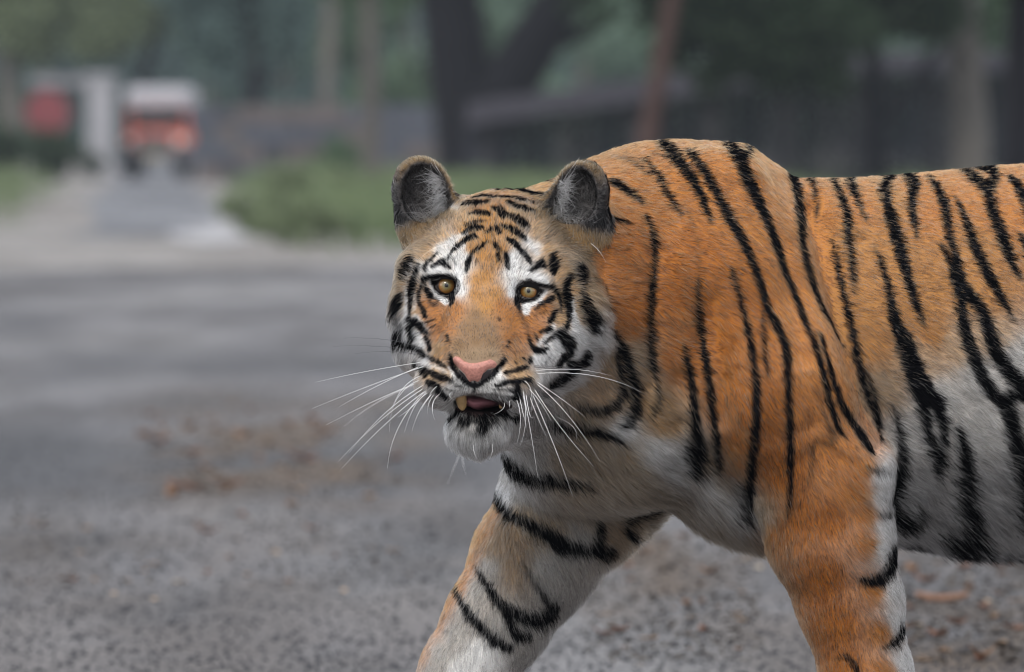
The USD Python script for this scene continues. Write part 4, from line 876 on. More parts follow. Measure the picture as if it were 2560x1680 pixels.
# ------------------------------------------------------------------ the ground: dusty verge, asphalt, patches
def ground_mat(name, cols, big=.35, fine=60.0, rough=.95, shade_dirt=False):
    """Two tones in large worn patches, a fine grain and grit."""
    a, b, c = cols
    nodes = {'g': ('geometry', {}), 'mp': ('mapping', {'scale': (1.0, .22, 1.0)}), 'n1': ('noise_texture', {'scale': big, 'detail': 6.0, 'roughness': .55, 'distortion': .4}), 'n2': ('noise_texture', {'scale': fine, 'detail': 6.0, 'roughness': .7}), 'n3': ('noise_texture', {'scale': big * 5.3, 'detail': 5.0, 'roughness': .6}),
        'r1': ('rgb_ramp', {'ramp': [(.36, a), (.50, b), (.64, c)]}), 'r2': ('rgb_ramp', {'ramp': [(.30, (.38, .38, .40)), (.5, (1, 1, 1)), (.70, (1.6, 1.55, 1.5))]}), 'r3': ('rgb_ramp', {'ramp': [(.32, (.68, .67, .66)), (.6, (1.12, 1.12, 1.12))]}),
        'm': ('mix_color', {'blend_type': 'multiply', 'fac': 1.0, 'use_clamp': False}), 'm2': ('mix_color', {'blend_type': 'multiply', 'fac': 1.0, 'use_clamp': False}),
        'bp': ('bump', {'strength': .5, 'distance': .01}), 'p': ('principled_bsdf', {'roughness': rough, 'specular_ior_level': .12})}
    links = [('g.position', 'mp.vector'), ('mp.vector', 'n1.vector'), ('g.position', 'n2.vector'), ('mp.vector', 'n3.vector'), ('n1.fac', 'r1.fac'), ('n2.fac', 'r2.fac'), ('n3.fac', 'r3.fac'), ('r1.color', 'm.a'), ('r2.color', 'm.b'),
             ('m.result', 'm2.a'), ('r3.color', 'm2.b'), ('m2.result', 'p.base_color'), ('n2.fac', 'bp.height'), ('bp.normal', 'p.normal')]
    if shade_dirt:      # painted tree shade and real dirt patches carried by the mesh
        nodes.update({'w': ('attribute', {'attribute': 'shade_dirt'}), 'ws': ('separate_color', {}), 'wd': ('mix_color', {'b': (.055, .058, .066), 'use_clamp': False}), 'wm': ('math', {'math_type': 'multiply', 'value2': .72}), 'ww': ('math', {'math_type': 'multiply', 'value2': .92}),
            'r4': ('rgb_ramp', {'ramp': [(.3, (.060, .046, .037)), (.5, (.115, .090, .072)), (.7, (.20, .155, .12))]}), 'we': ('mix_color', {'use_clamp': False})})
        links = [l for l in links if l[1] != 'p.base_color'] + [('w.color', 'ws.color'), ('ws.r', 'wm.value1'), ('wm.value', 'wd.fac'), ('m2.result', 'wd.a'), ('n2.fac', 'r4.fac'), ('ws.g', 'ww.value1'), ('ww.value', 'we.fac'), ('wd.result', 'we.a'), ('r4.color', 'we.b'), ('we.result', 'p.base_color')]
    return usdkit.material(stage, '/World/Looks/' + name, nodes, links, surface='p.BSDF')
dust_m = ground_mat('dust', ((.165, .150, .140), (.225, .215, .207), (.265, .255, .247)), .22, 40.0)
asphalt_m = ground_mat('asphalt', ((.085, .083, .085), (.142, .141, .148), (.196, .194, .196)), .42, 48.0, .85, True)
far_asphalt_m = ground_mat('far_asphalt', ((.11, .115, .127), (.15, .156, .172), (.19, .196, .21)), .3, 48.0, .8)
pale_patch_m = ground_mat('pale_ground', ((.30, .30, .315), (.36, .36, .375), (.41, .41, .42)), .8, 40.0)

def gy(py): return EYE_Z * FPX / (py - HOR)
def G(px, py, z=0.0):
    Y = gy(py); return np.array([(px - 1280) / FPX * Y, Y, z])
def sheet(outline, z, step=None):
    from shapely import Polygon
    pg = Polygon([tuple(q) for q in outline]).buffer(0)
    v, f = trimesh.creation.triangulate_polygon(pg, engine='earcut')
    v = np.column_stack([v, np.full(len(v), z)]); e = v[f]; n = np.cross(e[:, 1] - e[:, 0], e[:, 2] - e[:, 0])[:, 2]
    f = np.where(n[:, None] < 0, f[:, ::-1], f); return v, f
def wavy(outline, amp, n=9, seed=0):
    """An outline with an irregular, worn edge."""
    q = np.array(outline, float); out = []
    for i in range(len(q)):
        a, b = q[i], q[(i + 1) % len(q)]
        for t in np.linspace(0, 1, n, endpoint=False):
            p = a + (b - a) * t; k = meshkit.fbm(np.array([[p[0] * .7, p[1] * .25, seed]]), 3, seed)[0] - .5; d = np.array([-(b - a)[1], (b - a)[0]]); d /= np.linalg.norm(d) + 1e-9
            out.append(p + d * k * amp)
    return out
gx = np.concatenate([[-900, -300, -100], np.linspace(-40, 40, 41), [100, 300, 900]]); gyy = np.concatenate([[-200, -40, 0], np.linspace(6, 260, 80), [400, 900, 1500]])
XX, YY = np.meshgrid(gx, gyy, indexing='ij'); ZZ = np.where((YY > 400), (meshkit.fbm(np.stack([XX * .11, YY * .05, XX * 0], -1), 3, 4) - .5) * .10, 0) - .012
gi = np.arange(XX.size).reshape(XX.shape); gf = np.stack([gi[:-1, :-1].ravel(), gi[1:, :-1].ravel(), gi[1:, 1:].ravel(), gi[:-1, 1:].ravel()], 1)
obj('ground', (np.stack([XX, YY, ZZ], -1).reshape(-1, 3), gf), dust_m, kind='structure')
def fade(x, a, b, w): return np.clip((x - a) / w + .5, 0, 1) * np.clip((b - x) / w + .5, 0, 1)
rx = np.concatenate([[-30, -20, -12, -8, -6], np.linspace(-5, 5, 91), [6, 8, 12, 20, 30]]); rv = np.linspace(0, 1, 190) ** 1.25
edge = np.interp(rx, [-30, -5, -3, -1, 1.2, 12, 30], [38, 47, 50.5, 51.5, 50, 42, 30]) + 3.0 * (meshkit.fbm(np.column_stack([rx * .9, rx * 0, rx * 0]), 3, 3) - .5)
RX = np.repeat(rx[:, None], len(rv), 1); RY = 4 + rv[None] * (edge[:, None] - 4); rpx, rpy = 1280 + RX * FPX / RY, HOR + EYE_Z * FPX / RY
f1 = meshkit.fbm(np.stack([RX * 2.4, RY * .45, RX * 0], -1), 4, 21); f2 = meshkit.fbm(np.stack([RX * 6.0, RY * 1.3, RX * 0], -1), 4, 22); f3 = meshkit.fbm(np.stack([RX * 1.1, RY * .25, RX * 0], -1), 3, 23)
tree_shade = .62 * fade(rpy, 872, 935, 50) * fade(rpx, 60, 1060, 260) + .80 * fade(rpy, 1085, 1215, 90) * np.clip((1420 - rpx) / 300, 0, 1) + .55 * fade(rpy, 770, 850, 40) * fade(rpx, -60, 150, 120) + .35 * fade(rpy, 1000, 1110, 80) * np.clip((420 - rpx) / 300, 0, 1)  # soft tree shade painted as a darker road tone, broken up by noise
tree_shade = np.clip(tree_shade * np.clip(.35 + 1.5 * f1, .3, 1.25) + .55 * np.clip((f3 - .58) * 5, 0, 1), 0, 1)
dirt = fade(rpy, 1000, 1240, 110) * fade(rpx, 380, 1060, 240) + .9 * fade(rpy, 1300, 1560, 130) * fade(rpx, 1420, 1960, 220) + 1.1 * fade(rpy, 1370, 1680, 110) * np.clip((rpx - 2150) / 160, 0, 1) + .30 * np.clip((rpy - 1180) / 200, 0, 1)
dirt = np.clip(dirt * np.clip((f2 - .36) * 4.2, 0, 1), 0, 1)
ri = np.arange(RX.size).reshape(RX.shape); rf = np.stack([ri[:-1, :-1].ravel(), ri[1:, :-1].ravel(), ri[1:, 1:].ravel(), ri[:-1, 1:].ravel()], 1)
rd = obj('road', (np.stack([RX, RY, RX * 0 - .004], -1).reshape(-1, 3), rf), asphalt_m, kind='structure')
primvar(rd, 'shade_dirt', np.stack([tree_shade.ravel(), dirt.ravel(), 0 * tree_shade.ravel()], 1), 'vertex')
lane = [G(190, 592)[:2], G(560, 588)[:2], G(545, 520)[:2], G(500, 470)[:2], G(478, 447)[:2], (-10.2, 260), (-14.5, 260), G(290, 447)[:2], G(240, 480)[:2], G(200, 540)[:2]]
obj('lane', sheet(wavy(lane, .9, 6, 5), -.008), far_asphalt_m, kind='structure')
obj('pale_patch', sheet(wavy([G(409, 582)[:2], G(470, 562)[:2], G(560, 556)[:2], G(640, 570)[:2], G(650, 592)[:2], G(570, 606)[:2], G(470, 604)[:2]], 1.0, 5, 7), -.004), pale_patch_m, kind='structure')  # lighter patch laid over the lane
# ------------------------------------------------------------------ loose things on the road
leaf_mats = [plain(f'dry_leaf_{n}', c, .7, .3, noise=30.0, amount=.35) for n, c in (('brown', (.20, .115, .07)), ('rust', (.18, .088, .058)), ('tan', (.30, .205, .13)), ('pale', (.52, .44, .34)), ('dark', (.05, .045, .04)))]
def leaf_mesh(L, W, curl, seed):
    r = np.random.default_rng(seed); u = np.linspace(0, 1, 7); w = W * np.sin(np.pi * u ** .8) * (1 + r.normal(0, .1, 7)); w[0] = .04 * W; w[-1] = .02 * W
    v = []
    for i in range(7):
        for s in (-1, 0, 1): v.append([(u[i] - .5) * L, s * w[i] / 2, curl * L * (u[i] - .5) ** 2 * 2 + abs(s) * .25 * w[i] + r.normal(0, .03) * W])
    v = np.array(v); v[:, 2] += .004 - v[:, 2].min(); f = []
    for i in range(6):
        for j in range(2):
            a = i * 3 + j; f += [[a, a + 3, a + 4], [a, a + 4, a + 1]]
    f = np.array(f); n = len(v); low = v - [0, 0, .0012]
    return trimesh.Trimesh(np.vstack([v, low]), np.vstack([f, f[:, ::-1] + n]), process=False)
protos = []
for i in range(10):
    cl = UsdGeom.Xform.Define(stage, f'/World/Looks/leaf_kind_{i:03d}'); protos.append((leaf_mesh(.035 + .04 * (i % 3) / 2, .020 + .012 * (i % 2), (.45 if i % 2 else .08) * (1 + .3 * (i % 4)), i), leaf_mats[(0, 1, 2, 0, 3, 1, 2, 0, 4, 2)[i]]))
    stage.RemovePrim(cl.GetPath())
def lay_leaf(px, py, kind, s, label, group):
    g = G(px, py); m, mat = protos[kind]; a = rng.uniform(0, 2 * np.pi); c_, s_ = math.cos(a), math.sin(a)
    tone = ('brown', 'rust red', 'tan', 'pale straw', 'blackish')[(0, 1, 2, 0, 3, 1, 2, 0, 4, 2)[kind]]; label = label.replace('dry', ('flat ', 'curled ')[kind % 2] + tone, 1); group = group.replace('dry', ('flat ', 'curled ')[kind % 2] + tone, 1)
    x = obj('dry_leaf', (m.vertices * s, m.faces), mat, label=label, cat='leaf', group=group)
    op = UsdGeom.Xformable(x); op.AddTranslateOp().Set(Gf.Vec3d(float(g[0]), float(g[1]), -.002)); op.AddRotateZOp().Set(math.degrees(a))
areas = [((330, 1000, 1010, 1250), 48, 'dry leaf on the brown littered strip left of the tiger', 'dry leaves on the dirty strip of road left of the tiger', 1.3),
         ((60, 1030, 1260, 1460), 38, 'small dry leaf scattered on the grey road in the lower left', 'dry leaves scattered on the road in the lower left', .8),
         ((1480, 1900, 1330, 1640), 46, 'dry leaf on the road seen between the two forelegs of the tiger', 'dry leaves on the road between the forelegs', .85),
         ((2260, 2560, 1400, 1660), 44, 'dry leaf on the road below the belly of the tiger', 'dry leaves on the road below the belly', .9)]
for (x0, x1, y0, y1), n, lb, gr, sc in areas:
    for i in range(n):
        lay_leaf(rng.uniform(x0, x1), rng.uniform(y0, y1) if gr[-4:] != 'left' else y0 + (y1 - y0) * rng.random() ** .8, int(rng.integers(0, 10)), sc * rng.uniform(.55, 1.1), lb, gr)
bark_m = plain('bark_strip', (.19, .105, .07), .7, .3, noise=40.0, amount=.3)
g = G(2355, 1500); t_ = np.linspace(-1, 1, 15); bv = np.stack([t_ * .055, np.abs(t_) * .004, .006 + .012 * t_ ** 2], -1) + [g[0], g[1], -.004]
bw = .010 * np.sqrt(1 - .85 * t_ ** 2)
bm_ = tube_mesh(bv, bw, 8); bm_.vertices[:, 2] = np.maximum(bm_.vertices[:, 2], -.003)
obj('bark_strip', bm_, bark_m, smooth=True, label='curled strip of orange brown bark lying behind the near foreleg', cat='bark')
stone_mats = [plain('pebble_dark', (.035, .036, .042), .8, .3, noise=60.0), plain('pebble_grey', (.20, .19, .185), .85, .3, noise=60.0), plain('pebble_tan', (.42, .32, .23), .85, .3, noise=60.0)]
def stone(seed, r):
    m = trimesh.creation.icosphere(1, r); q = np.random.default_rng(seed); m.vertices = m.vertices * q.uniform(.6, 1.1, 3) * [1, 1, .6] * (1 + q.normal(0, .10, (len(m.vertices), 1))); m.vertices[:, 2] -= m.vertices[:, 2].min() * .8; return m
for i, (px_, py_, k_, r_) in enumerate([(365,1488,0,.011),(385,1494,2,.009),(312,1525,0,.009),(125,1500,0,.009),(430,1558,0,.008),(290,1392,0,.012),(285,1480,2,.008),(195,1588,0,.008),(330,1328,0,.014),(160,1390,0,.010),(250,1350,0,.012),(860,1474,2,.010),(1070,1305,0,.016),(1085,1345,0,.013),(1062,1450,0,.012),(1055,1510,0,.010),
        (960,1545,0,.009),(1010,1600,0,.008),(498,1655,0,.008),(660,1420,0,.010),(820,1330,1,.012),(690,1380,2,.010),(560,1330,1,.012),(1728,1552,0,.012),(2300,1560,2,.010),(2470,1500,2,.011),(2520,1600,0,.010),(1690,1610,0,.009),(1600,1660,1,.009),(1830,1590,1,.010)]):
    a = obj('pebble', stone(i, r_), stone_mats[k_], smooth=40, label=('small dark pebble lying loose on the grey asphalt', 'small grey pebble lying loose on the grey asphalt', 'small tan pebble lying loose on the grey asphalt')[k_], cat='pebble', group=('dark pebbles on the road', 'grey pebbles on the road', 'tan pebbles on the road')[k_])
    UsdGeom.Xformable(a).AddTranslateOp().Set(Gf.Vec3d(*map(float, G(px_, py_, -.006))))
# grit and crumbs of leaf, past counting
NG = 24000; gp = np.stack([rng.uniform(-40, 2620, NG), 900 + 780 * rng.random(NG) ** .75], 1); gYY = EYE_Z * FPX / (gp[:, 1] - HOR)
gc = np.stack([(gp[:, 0] - 1280) / FPX * gYY, gYY, np.full(NG, -.004)], 1)
tet = np.array([[0, 0, .9], [.95, 0, -.2], [-.5, .8, -.2], [-.5, -.8, -.2]]); tf = np.array([[0, 1, 2], [0, 2, 3], [0, 3, 1], [1, 3, 2]])
gs = .0018 + .0075 * rng.random(NG) ** 4; ang = rng.uniform(0, 6.28, NG)
tv = np.stack([tet[None, :, 0] * np.cos(ang)[:, None] - tet[None, :, 1] * np.sin(ang)[:, None], tet[None, :, 0] * np.sin(ang)[:, None] + tet[None, :, 1] * np.cos(ang)[:, None], np.broadcast_to(tet[:, 2], (NG, 4)) * .8 + .15], -1) * gs[:, None, None] + gc[:, None]
grit_m = usdkit.material(stage, '/World/Looks/grit', {'g': ('geometry', {}), 'r': ('rgb_ramp', {'ramp': [(0, (.035, .036, .042)), (.30, (.11, .11, .115)), (.5, (.18, .175, .17)), (.8, (.30, .25, .20)), (1, (.42, .37, .31))]}), 'p': ('principled_bsdf', {'roughness': .9})}, [('g.random_per_island', 'r.fac'), ('r.color', 'p.base_color')], surface='p.BSDF')
obj('grit', (tv.reshape(-1, 3), (tf[None] + 4 * np.arange(NG)[:, None, None]).reshape(-1, 3)), grit_m, label='loose grit and crumbs of dry leaf over the road', cat='grit', kind='stuff')

NL = 3600; zone = rng.choice(4, NL, p=[.34, .26, .28, .12]); zr = np.array([(380, 1010, 1005, 1240), (1460, 1900, 1320, 1660), (2230, 2600, 1390, 1670), (0, 1000, 1230, 1480)], float)[zone]
lp = np.stack([rng.uniform(zr[:, 0], zr[:, 1]), rng.uniform(zr[:, 2], zr[:, 3])], 1); lY = EYE_Z * FPX / (lp[:, 1] - HOR); lc = np.stack([(lp[:, 0] - 1280) / FPX * lY, lY, np.full(NL, .006)], 1)
la = rng.normal(size=(NL, 3)) * [1, 1, .25]; la /= np.linalg.norm(la, axis=1, keepdims=True); lb_ = np.cross(la, rng.normal(0, .3, (NL, 3)) + [0, 0, 1]); ls = (.005 + .012 * rng.random(NL) ** 2)[:, None]
lv = np.stack([lc - la * ls, lc + lb_ * ls * .5 + [0, 0, .002], lc + la * ls, lc - lb_ * ls * .5 + [0, 0, .002]], 1)
crumb_m = usdkit.material(stage, '/World/Looks/leaf_crumbs', {'g': ('geometry', {}), 'r': ('rgb_ramp', {'ramp': [(0, (.05, .04, .032)), (.3, (.16, .09, .055)), (.55, (.22, .125, .08)), (.8, (.32, .22, .15)), (1, (.52, .45, .36))]}), 'p': ('principled_bsdf', {'roughness': .8})}, [('g.random_per_island', 'r.fac'), ('r.color', 'p.base_color')], surface='p.BSDF')
obj('leaf_litter', (lv.reshape(-1, 3), (np.array([[0, 1, 2], [0, 2, 3]])[None] + 4 * np.arange(NL)[:, None, None]).reshape(-1, 3)), crumb_m, label='crumbled brown leaf litter strewn over the road', cat='leaf litter', kind='stuff')

# ------------------------------------------------------------------ green verges
def blades(xy, h, w, seed):
    r = np.random.default_rng(seed); n = len(xy); a = r.uniform(0, 6.28, n); hh = h * r.uniform(.4, 1.2, n); lean = r.normal(0, .35, (n, 2)) * hh[:, None]
    d = np.stack([np.cos(a), np.sin(a)], 1) * w; z0 = np.zeros(n) - .05
    v = np.stack([np.column_stack([xy - d, z0]), np.column_stack([xy + d, z0]), np.column_stack([xy + lean * .35 + d * .6, hh * .6]), np.column_stack([xy + lean, hh])], 1)
    f = np.array([[0, 1, 2], [0, 2, 3]]); return v.reshape(-1, 3), (f[None] + 4 * np.arange(n)[:, None, None]).reshape(-1, 3)
def leafy(name, a, b, trans=.3):
    return usdkit.material(stage, '/World/Looks/' + name, {'g': ('geometry', {}), 'r': ('rgb_ramp', {'ramp': [(0, a), (1, b)]}), 'd': ('principled_bsdf', {'roughness': .6, 'specular_ior_level': .3}), 't': ('translucent_bsdf', {}), 'm': ('mix_closure', {'fac': trans})},
        [('g.random_per_island', 'r.fac'), ('r.color', 'd.base_color'), ('r.color', 't.color'), ('d.BSDF', 'm.closure1'), ('t.BSDF', 'm.closure2')], surface='m.closure')
grass_m = leafy('grass', (.13, .17, .085), (.31, .34, .19))
from shapely import Polygon as _Pg, contains_xy as _cx
def fill(outline, n, seed):
    pg = _Pg([tuple(q) for q in outline]).buffer(0); x0, y0, x1, y1 = pg.bounds; r = np.random.default_rng(seed); out = np.zeros((0, 2))
    while len(out) < n:
        q = np.column_stack([r.uniform(x0, x1, n), r.uniform(y0, y1, n)]); out = np.vstack([out, q[_cx(pg, q[:, 0], q[:, 1])]])
    return out[:n]
vr = [G(585, 560)[:2], G(640, 600)[:2], G(760, 628)[:2], G(960, 640)[:2], G(1100, 640)[:2], (4, 62), (9, 75), (16, 100), (20, 128), (-6, 140), G(560, 455)[:2], G(575, 500)[:2]]
vl = [G(-200, 600)[:2], G(40, 575)[:2], G(95, 545)[:2], G(120, 500)[:2], G(200, 462)[:2], (-11.5, 160), (-30, 160), (-20, 80)]
for o_, n_, sd, lb in ((vr, 30000, 1, 'bright green grass on the verge under the forked tree'), (vl, 9000, 2, 'green grass on the verge at the left edge of the lane')):
    xy_ = fill(o_, n_ * 2, sd); kn = meshkit.fbm(np.column_stack([xy_ * .5, xy_[:, :1] * 0]), 3, sd); xy_ = xy_[kn > np.quantile(kn, .42)]; from shapely import points as _pp, distance as _dd; ed = np.clip(_dd(_pp(xy_), _Pg([tuple(q) for q in o_]).exterior) / .9, .15, 1); hn = ed * (.4 + 1.9 * meshkit.noise(np.column_stack([xy_ * .35, xy_[:, :1] * 0]), sd + 5))
    obj('grass', blades(xy_, .22 * hn, .018, sd), grass_m, label=lb, cat='grass', kind='stuff')

# ------------------------------------------------------------------ trees
bark_dark = plain('bark_dark', (.007, .007, .010), .9, .2, noise=6.0, amount=.4, bump=.6)
bark_red = plain('bark_red', (.060, .034, .029), .9, .2, noise=6.0, amount=.35, bump=.6)
bark_grey = plain('bark_grey', (.12, .11, .10), .9, .2, noise=6.0, amount=.35, bump=.6)
leaf_deep = leafy('leaf_deep', (.018, .036, .014), (.055, .085, .030)); leaf_mid = leafy('leaf_mid', (.07, .118, .06), (.17, .225, .118)); leaf_verge = leafy('leaf_verge', (.14, .175, .095), (.30, .335, .20)); leaf_haze_pale = leafy('leaf_haze_pale', (.13, .20, .14), (.26, .34, .25)); leaf_haze_blue = leafy('leaf_haze_blue', (.085, .135, .125), (.19, .25, .23))  # blue and pale leaves have the distance haze painted into their colour
def clumps(cs, n, size, seed):
    """Leaf faces gathered in uneven clumps. cs: rows of centre x, y, z and radius."""
    r = np.random.default_rng(seed); cs = np.asarray(cs, float); k = r.choice(len(cs), n, p=cs[:, 3] ** 2 / (cs[:, 3] ** 2).sum())
    d = r.normal(size=(n, 3)); d /= np.linalg.norm(d, axis=1, keepdims=True); c = cs[k, :3] + d * (cs[k, 3] * r.random(n) ** .45)[:, None] * [1, 1, .75]
    a = r.normal(size=(n, 3)); a /= np.linalg.norm(a, axis=1, keepdims=True); b = np.cross(a, r.normal(size=(n, 3))); b /= np.linalg.norm(b, axis=1, keepdims=True); s = (size * r.uniform(.5, 1.2, n))[:, None]
    v = np.stack([c - a * s, c + b * s * .45, c + a * s, c - b * s * .45], 1); f = np.array([[0, 1, 2], [0, 2, 3]])
    return v.reshape(-1, 3), (f[None] + 4 * np.arange(n)[:, None, None]).reshape(-1, 3)
def limb(pts, r0, r1, seed, n=12, sides=9):
    p = np.array(pts, float); s = np.linspace(0, 1, len(p)); k = min(3, len(p) - 1); t = np.linspace(0, 1, n)
    q = make_interp_spline(s, p, k=k)(t); rad = np.interp(t, [0, 1], [r0, r1]) * (1 + .12 * (meshkit.noise(np.column_stack([t * 7, t * 0, t * 0]), seed) - .5))
    return tube_mesh(q, rad, sides)
def tree(name, px, Y, trunk, r0, top, _, crown, mat, lm, label, group=None, n=1500, size=.16, seed=0, limbs=()):
    """trunk: photo rows of its axis (px, py) from foot to top at distance Y; limbs: further axes with their end radii; crown: (px, py, radius m, depth m) clumps."""
    base = P(px, HOR + EYE_Z * FPX / Y, Y); base[2] = 0
    t = thing(name, label, 'tree', base, group=group)
    ax = np.vstack([[0, 0, -.15]] + [P(x, y, Y) - base for x, y in trunk]); flare = limb(ax[:2] if len(ax) == 2 else ax, r0, top, seed)
    obj('trunk', flare, mat, t, smooth=True)
    for pts_, a, b, dy in limbs:
        obj('limb', limb([P(x, y, Y + dy * i / max(len(pts_) - 1, 1)) - base for i, (x, y) in enumerate(pts_)], a, b, seed + 1), mat, t, smooth=True)
    if crown:
        cs = [np.append(P(x, y, Y + dy) - base, r) for x, y, r, dy in crown]
        obj('crown', clumps(cs, n, size, seed), lm, t)
    return t
tree('forked_tree', 1150, 115, [(1182,420), (1172,300), (1148,160), (1126,0), (1100,-220), (1070,-520)], .68, .36, 0, [(1000,-330,2.2,0), (1300,-420,2.4,-1), (1560,-300,2.0,1), (1160,-560,2.5,1), (800,-380,1.8,2), (1480,20,.55,-2), (1640,40,.5,-2)], bark_dark, leaf_deep,
     'broad dark tree whose trunk forks low behind the head of the tiger', n=5200, size=.17, seed=3, limbs=[([(1196,400), (1232,290), (1318,140), (1412,-10), (1530,-200), (1600,-420)], .58, .22, -1.5), ([(1340,110), (1420,95), (1500,60), (1560,20)], .16, .08, -1), ([(1110,150), (1080,0), (1010,-200)], .18, .08, 1)])
tree('leaning_tree', 1610, 98, [(1622,330), (1640,230), (1662,100), (1690,-60), (1720,-300)], .145, .10, 0, [(1720,-330,1.6,0), (1820,-250,1.2,1), (1640,-420,1.4,0)], bark_red, leaf_mid, 'slim reddish tree leaning right above the shoulder of the tiger', n=2200, size=.14, seed=5)
tree('slender_tree', 930, 122, [(930,400), (928,250), (925,100), (922,-100), (915,-360)], .17, .12, 0, [(900,-250,1.6,0), (960,-380,1.6,1), (830,-60,.6,0), (1010,-30,.5,0), (880,-20,.4,1)], bark_grey, leaf_mid, 'straight slim grey tree standing left of the forked tree', n=2600, size=.14, seed=7)
tree('thin_tree', 812, 150, [(812,380), (815,250), (822,100), (830,-60), (850,-300)], .16, .11, 0, [(850,-230,1.8,0), (780,-300,1.6,1)], bark_grey, leaf_haze_blue, 'faint thin tree farther back, left of the straight slim tree', n=2000, size=.15, seed=9)
tree('dark_tree', 2545, 62, [(2545,500), (2548,330), (2550,150), (2556,-50), (2570,-350)], .14, .115, 0, [(2520,-300,1.0,0), (2620,-200,1.2,0)], bark_dark, leaf_deep, 'nearly black trunk at the right edge above the back of the tiger', n=1600, size=.12, seed=11)
tree('right_tree', 2195, 101, [(2195,400), (2190,260), (2180,110), (2172,-40), (2150,-260)], .15, .10, 0, [(2080,70,.75,-2), (1900,90,.85,-2), (1980,20,.9,-1), (2230,0,.8,0), (1800,40,.75,-2), (2330,40,.55,0), (1870,150,.45,-2), (1780,185,.36,-2), (1950,175,.42,-2), (2075,195,.36,-2), (1690,120,.4,-2), (1700,-30,.8,-1), (2130,-200,1.8,0), (1850,-160,1.6,0)], bark_dark, leaf_deep, 'leafy tree with a thin dark trunk and low green boughs', n=14000, size=.13, seed=13,
     limbs=[([(2182,120), (2120,80), (2000,60), (1850,70)], .08, .03, -2), ([(2200,300), (2290,200), (2380,60), (2430,-80)], .09, .05, 1)])
tree('stout_tree', 2420, 102.5, [(2425,400), (2420,250), (2410,100), (2400,-80), (2380,-320)], .30, .22, 0, [(2380,-260,2.0,0), (2500,-330,1.8,0), (2320,-60,.6,-1), (2490,60,.5,0)], bark_grey, leaf_mid, 'stout pale brown tree between the leafy tree and the black trunk', n=2600, size=.15, seed=15)
tree('left_tree', 40, 165, [(30,380), (25,250), (15,100), (0,-60), (-20,-300)], .26, .2, 0, [(30,60,1.0,-1), (150,30,1.1,0), (90,120,.7,0), (-40,0,1.2,0), (60,-200,2.2,0), (250,-100,1.7,0)], bark_grey, leaf_verge, 'grey tree with green boughs at the left edge behind the red board', n=4200, size=.17, seed=17)
tree('bending_tree', 300, 178, [(330,330), (360,180), (400,60), (380,-60), (330,-250)], .16, .12, 0, [(300,60,1.1,0), (390,-20,1.2,0), (240,100,.8,0), (330,-200,1.9,0), (470,60,.7,0)], bark_dark, leaf_verge, 'green tree bending over the lane above the canvas topped jeep', n=4200, size=.17, seed=19,
     limbs=[([(380,-20), (450,50), (520,120), (580,190)], .16, .07, -1)])
tree('leaf_curtain_tree', 640, 160, [(640,370), (638,220), (632,100), (622,-30), (600,-260)], .21, .16, 0, [(520,60,1.0,0), (590,20,.9,1), (700,90,.8,0), (560,150,.6,0), (720,0,1.0,0), (600,-200,2.0,0), (470,-40,1.0,0)], bark_dark, leaf_haze_blue, 'bluish green tree with a dark trunk right of the jeep', n=4200, size=.17, seed=21)
# farther trees that close the view
k = 0
for px_, Y_, hgt, lm, lb in ((-150, 205, 9, leaf_mid, 'hazy green tree at the far left beyond the red board'), (120, 240, 10, leaf_haze_blue, 'hazy blue tree far behind the pale pillar'), (330, 255, 9, leaf_haze_blue, 'hazy blue tree at the end of the lane'), (520, 235, 11, leaf_haze_pale, 'hazy pale green tree far right of the jeep'),
        (700, 215, 10, leaf_haze_blue, 'hazy blue green tree behind the thin tree'), (870, 240, 11, leaf_haze_pale, 'hazy pale tree behind the straight slim tree'), (1020, 205, 10, leaf_mid, 'hazy green tree behind the left side of the forked trunk'), (1260, 225, 11, leaf_haze_pale, 'hazy pale tree seen through the fork of the trunk'),
        (1440, 200, 10, leaf_haze_pale, 'hazy pale green tree right of the fork'), (1600, 235, 11, leaf_haze_blue, 'hazy blue green tree behind the leaning tree'), (1780, 205, 10, leaf_haze_pale, 'hazy pale tree above the shed roof'), (1960, 230, 11, leaf_mid, 'hazy green tree behind the low boughs'), (2140, 205, 10, leaf_haze_pale, 'hazy pale tree behind the leafy tree'),
        (2320, 225, 11, leaf_haze_blue, 'hazy blue tree behind the stout tree'), (2500, 200, 10, leaf_mid, 'hazy green tree at the far right'), (2720, 215, 11, leaf_haze_blue, 'hazy tree just beyond the right edge')):
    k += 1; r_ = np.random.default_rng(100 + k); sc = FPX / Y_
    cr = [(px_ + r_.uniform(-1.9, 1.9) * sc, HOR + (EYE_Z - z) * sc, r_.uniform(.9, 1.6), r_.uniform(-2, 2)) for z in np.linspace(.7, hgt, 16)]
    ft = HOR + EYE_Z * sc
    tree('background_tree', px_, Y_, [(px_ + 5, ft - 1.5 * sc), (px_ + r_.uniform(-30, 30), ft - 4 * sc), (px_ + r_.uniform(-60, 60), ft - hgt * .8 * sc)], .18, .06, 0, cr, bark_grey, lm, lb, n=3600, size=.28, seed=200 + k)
obj('far_wood', clumps([(x, 292 + 14 * math.sin(x), z, 3.4) for x in np.arange(-46, 47, 3.2) for z in (1.2, 4.5, 8.0, 11.5)] + [(x + 1.4, 304, z, 3.6) for x in np.arange(-46, 47, 3.2) for z in (2.5, 6.5, 10.5)], 90000, .55, 77), leaf_haze_blue, label='hazy blue green wood closing the view far behind', cat='wood', kind='stuff')
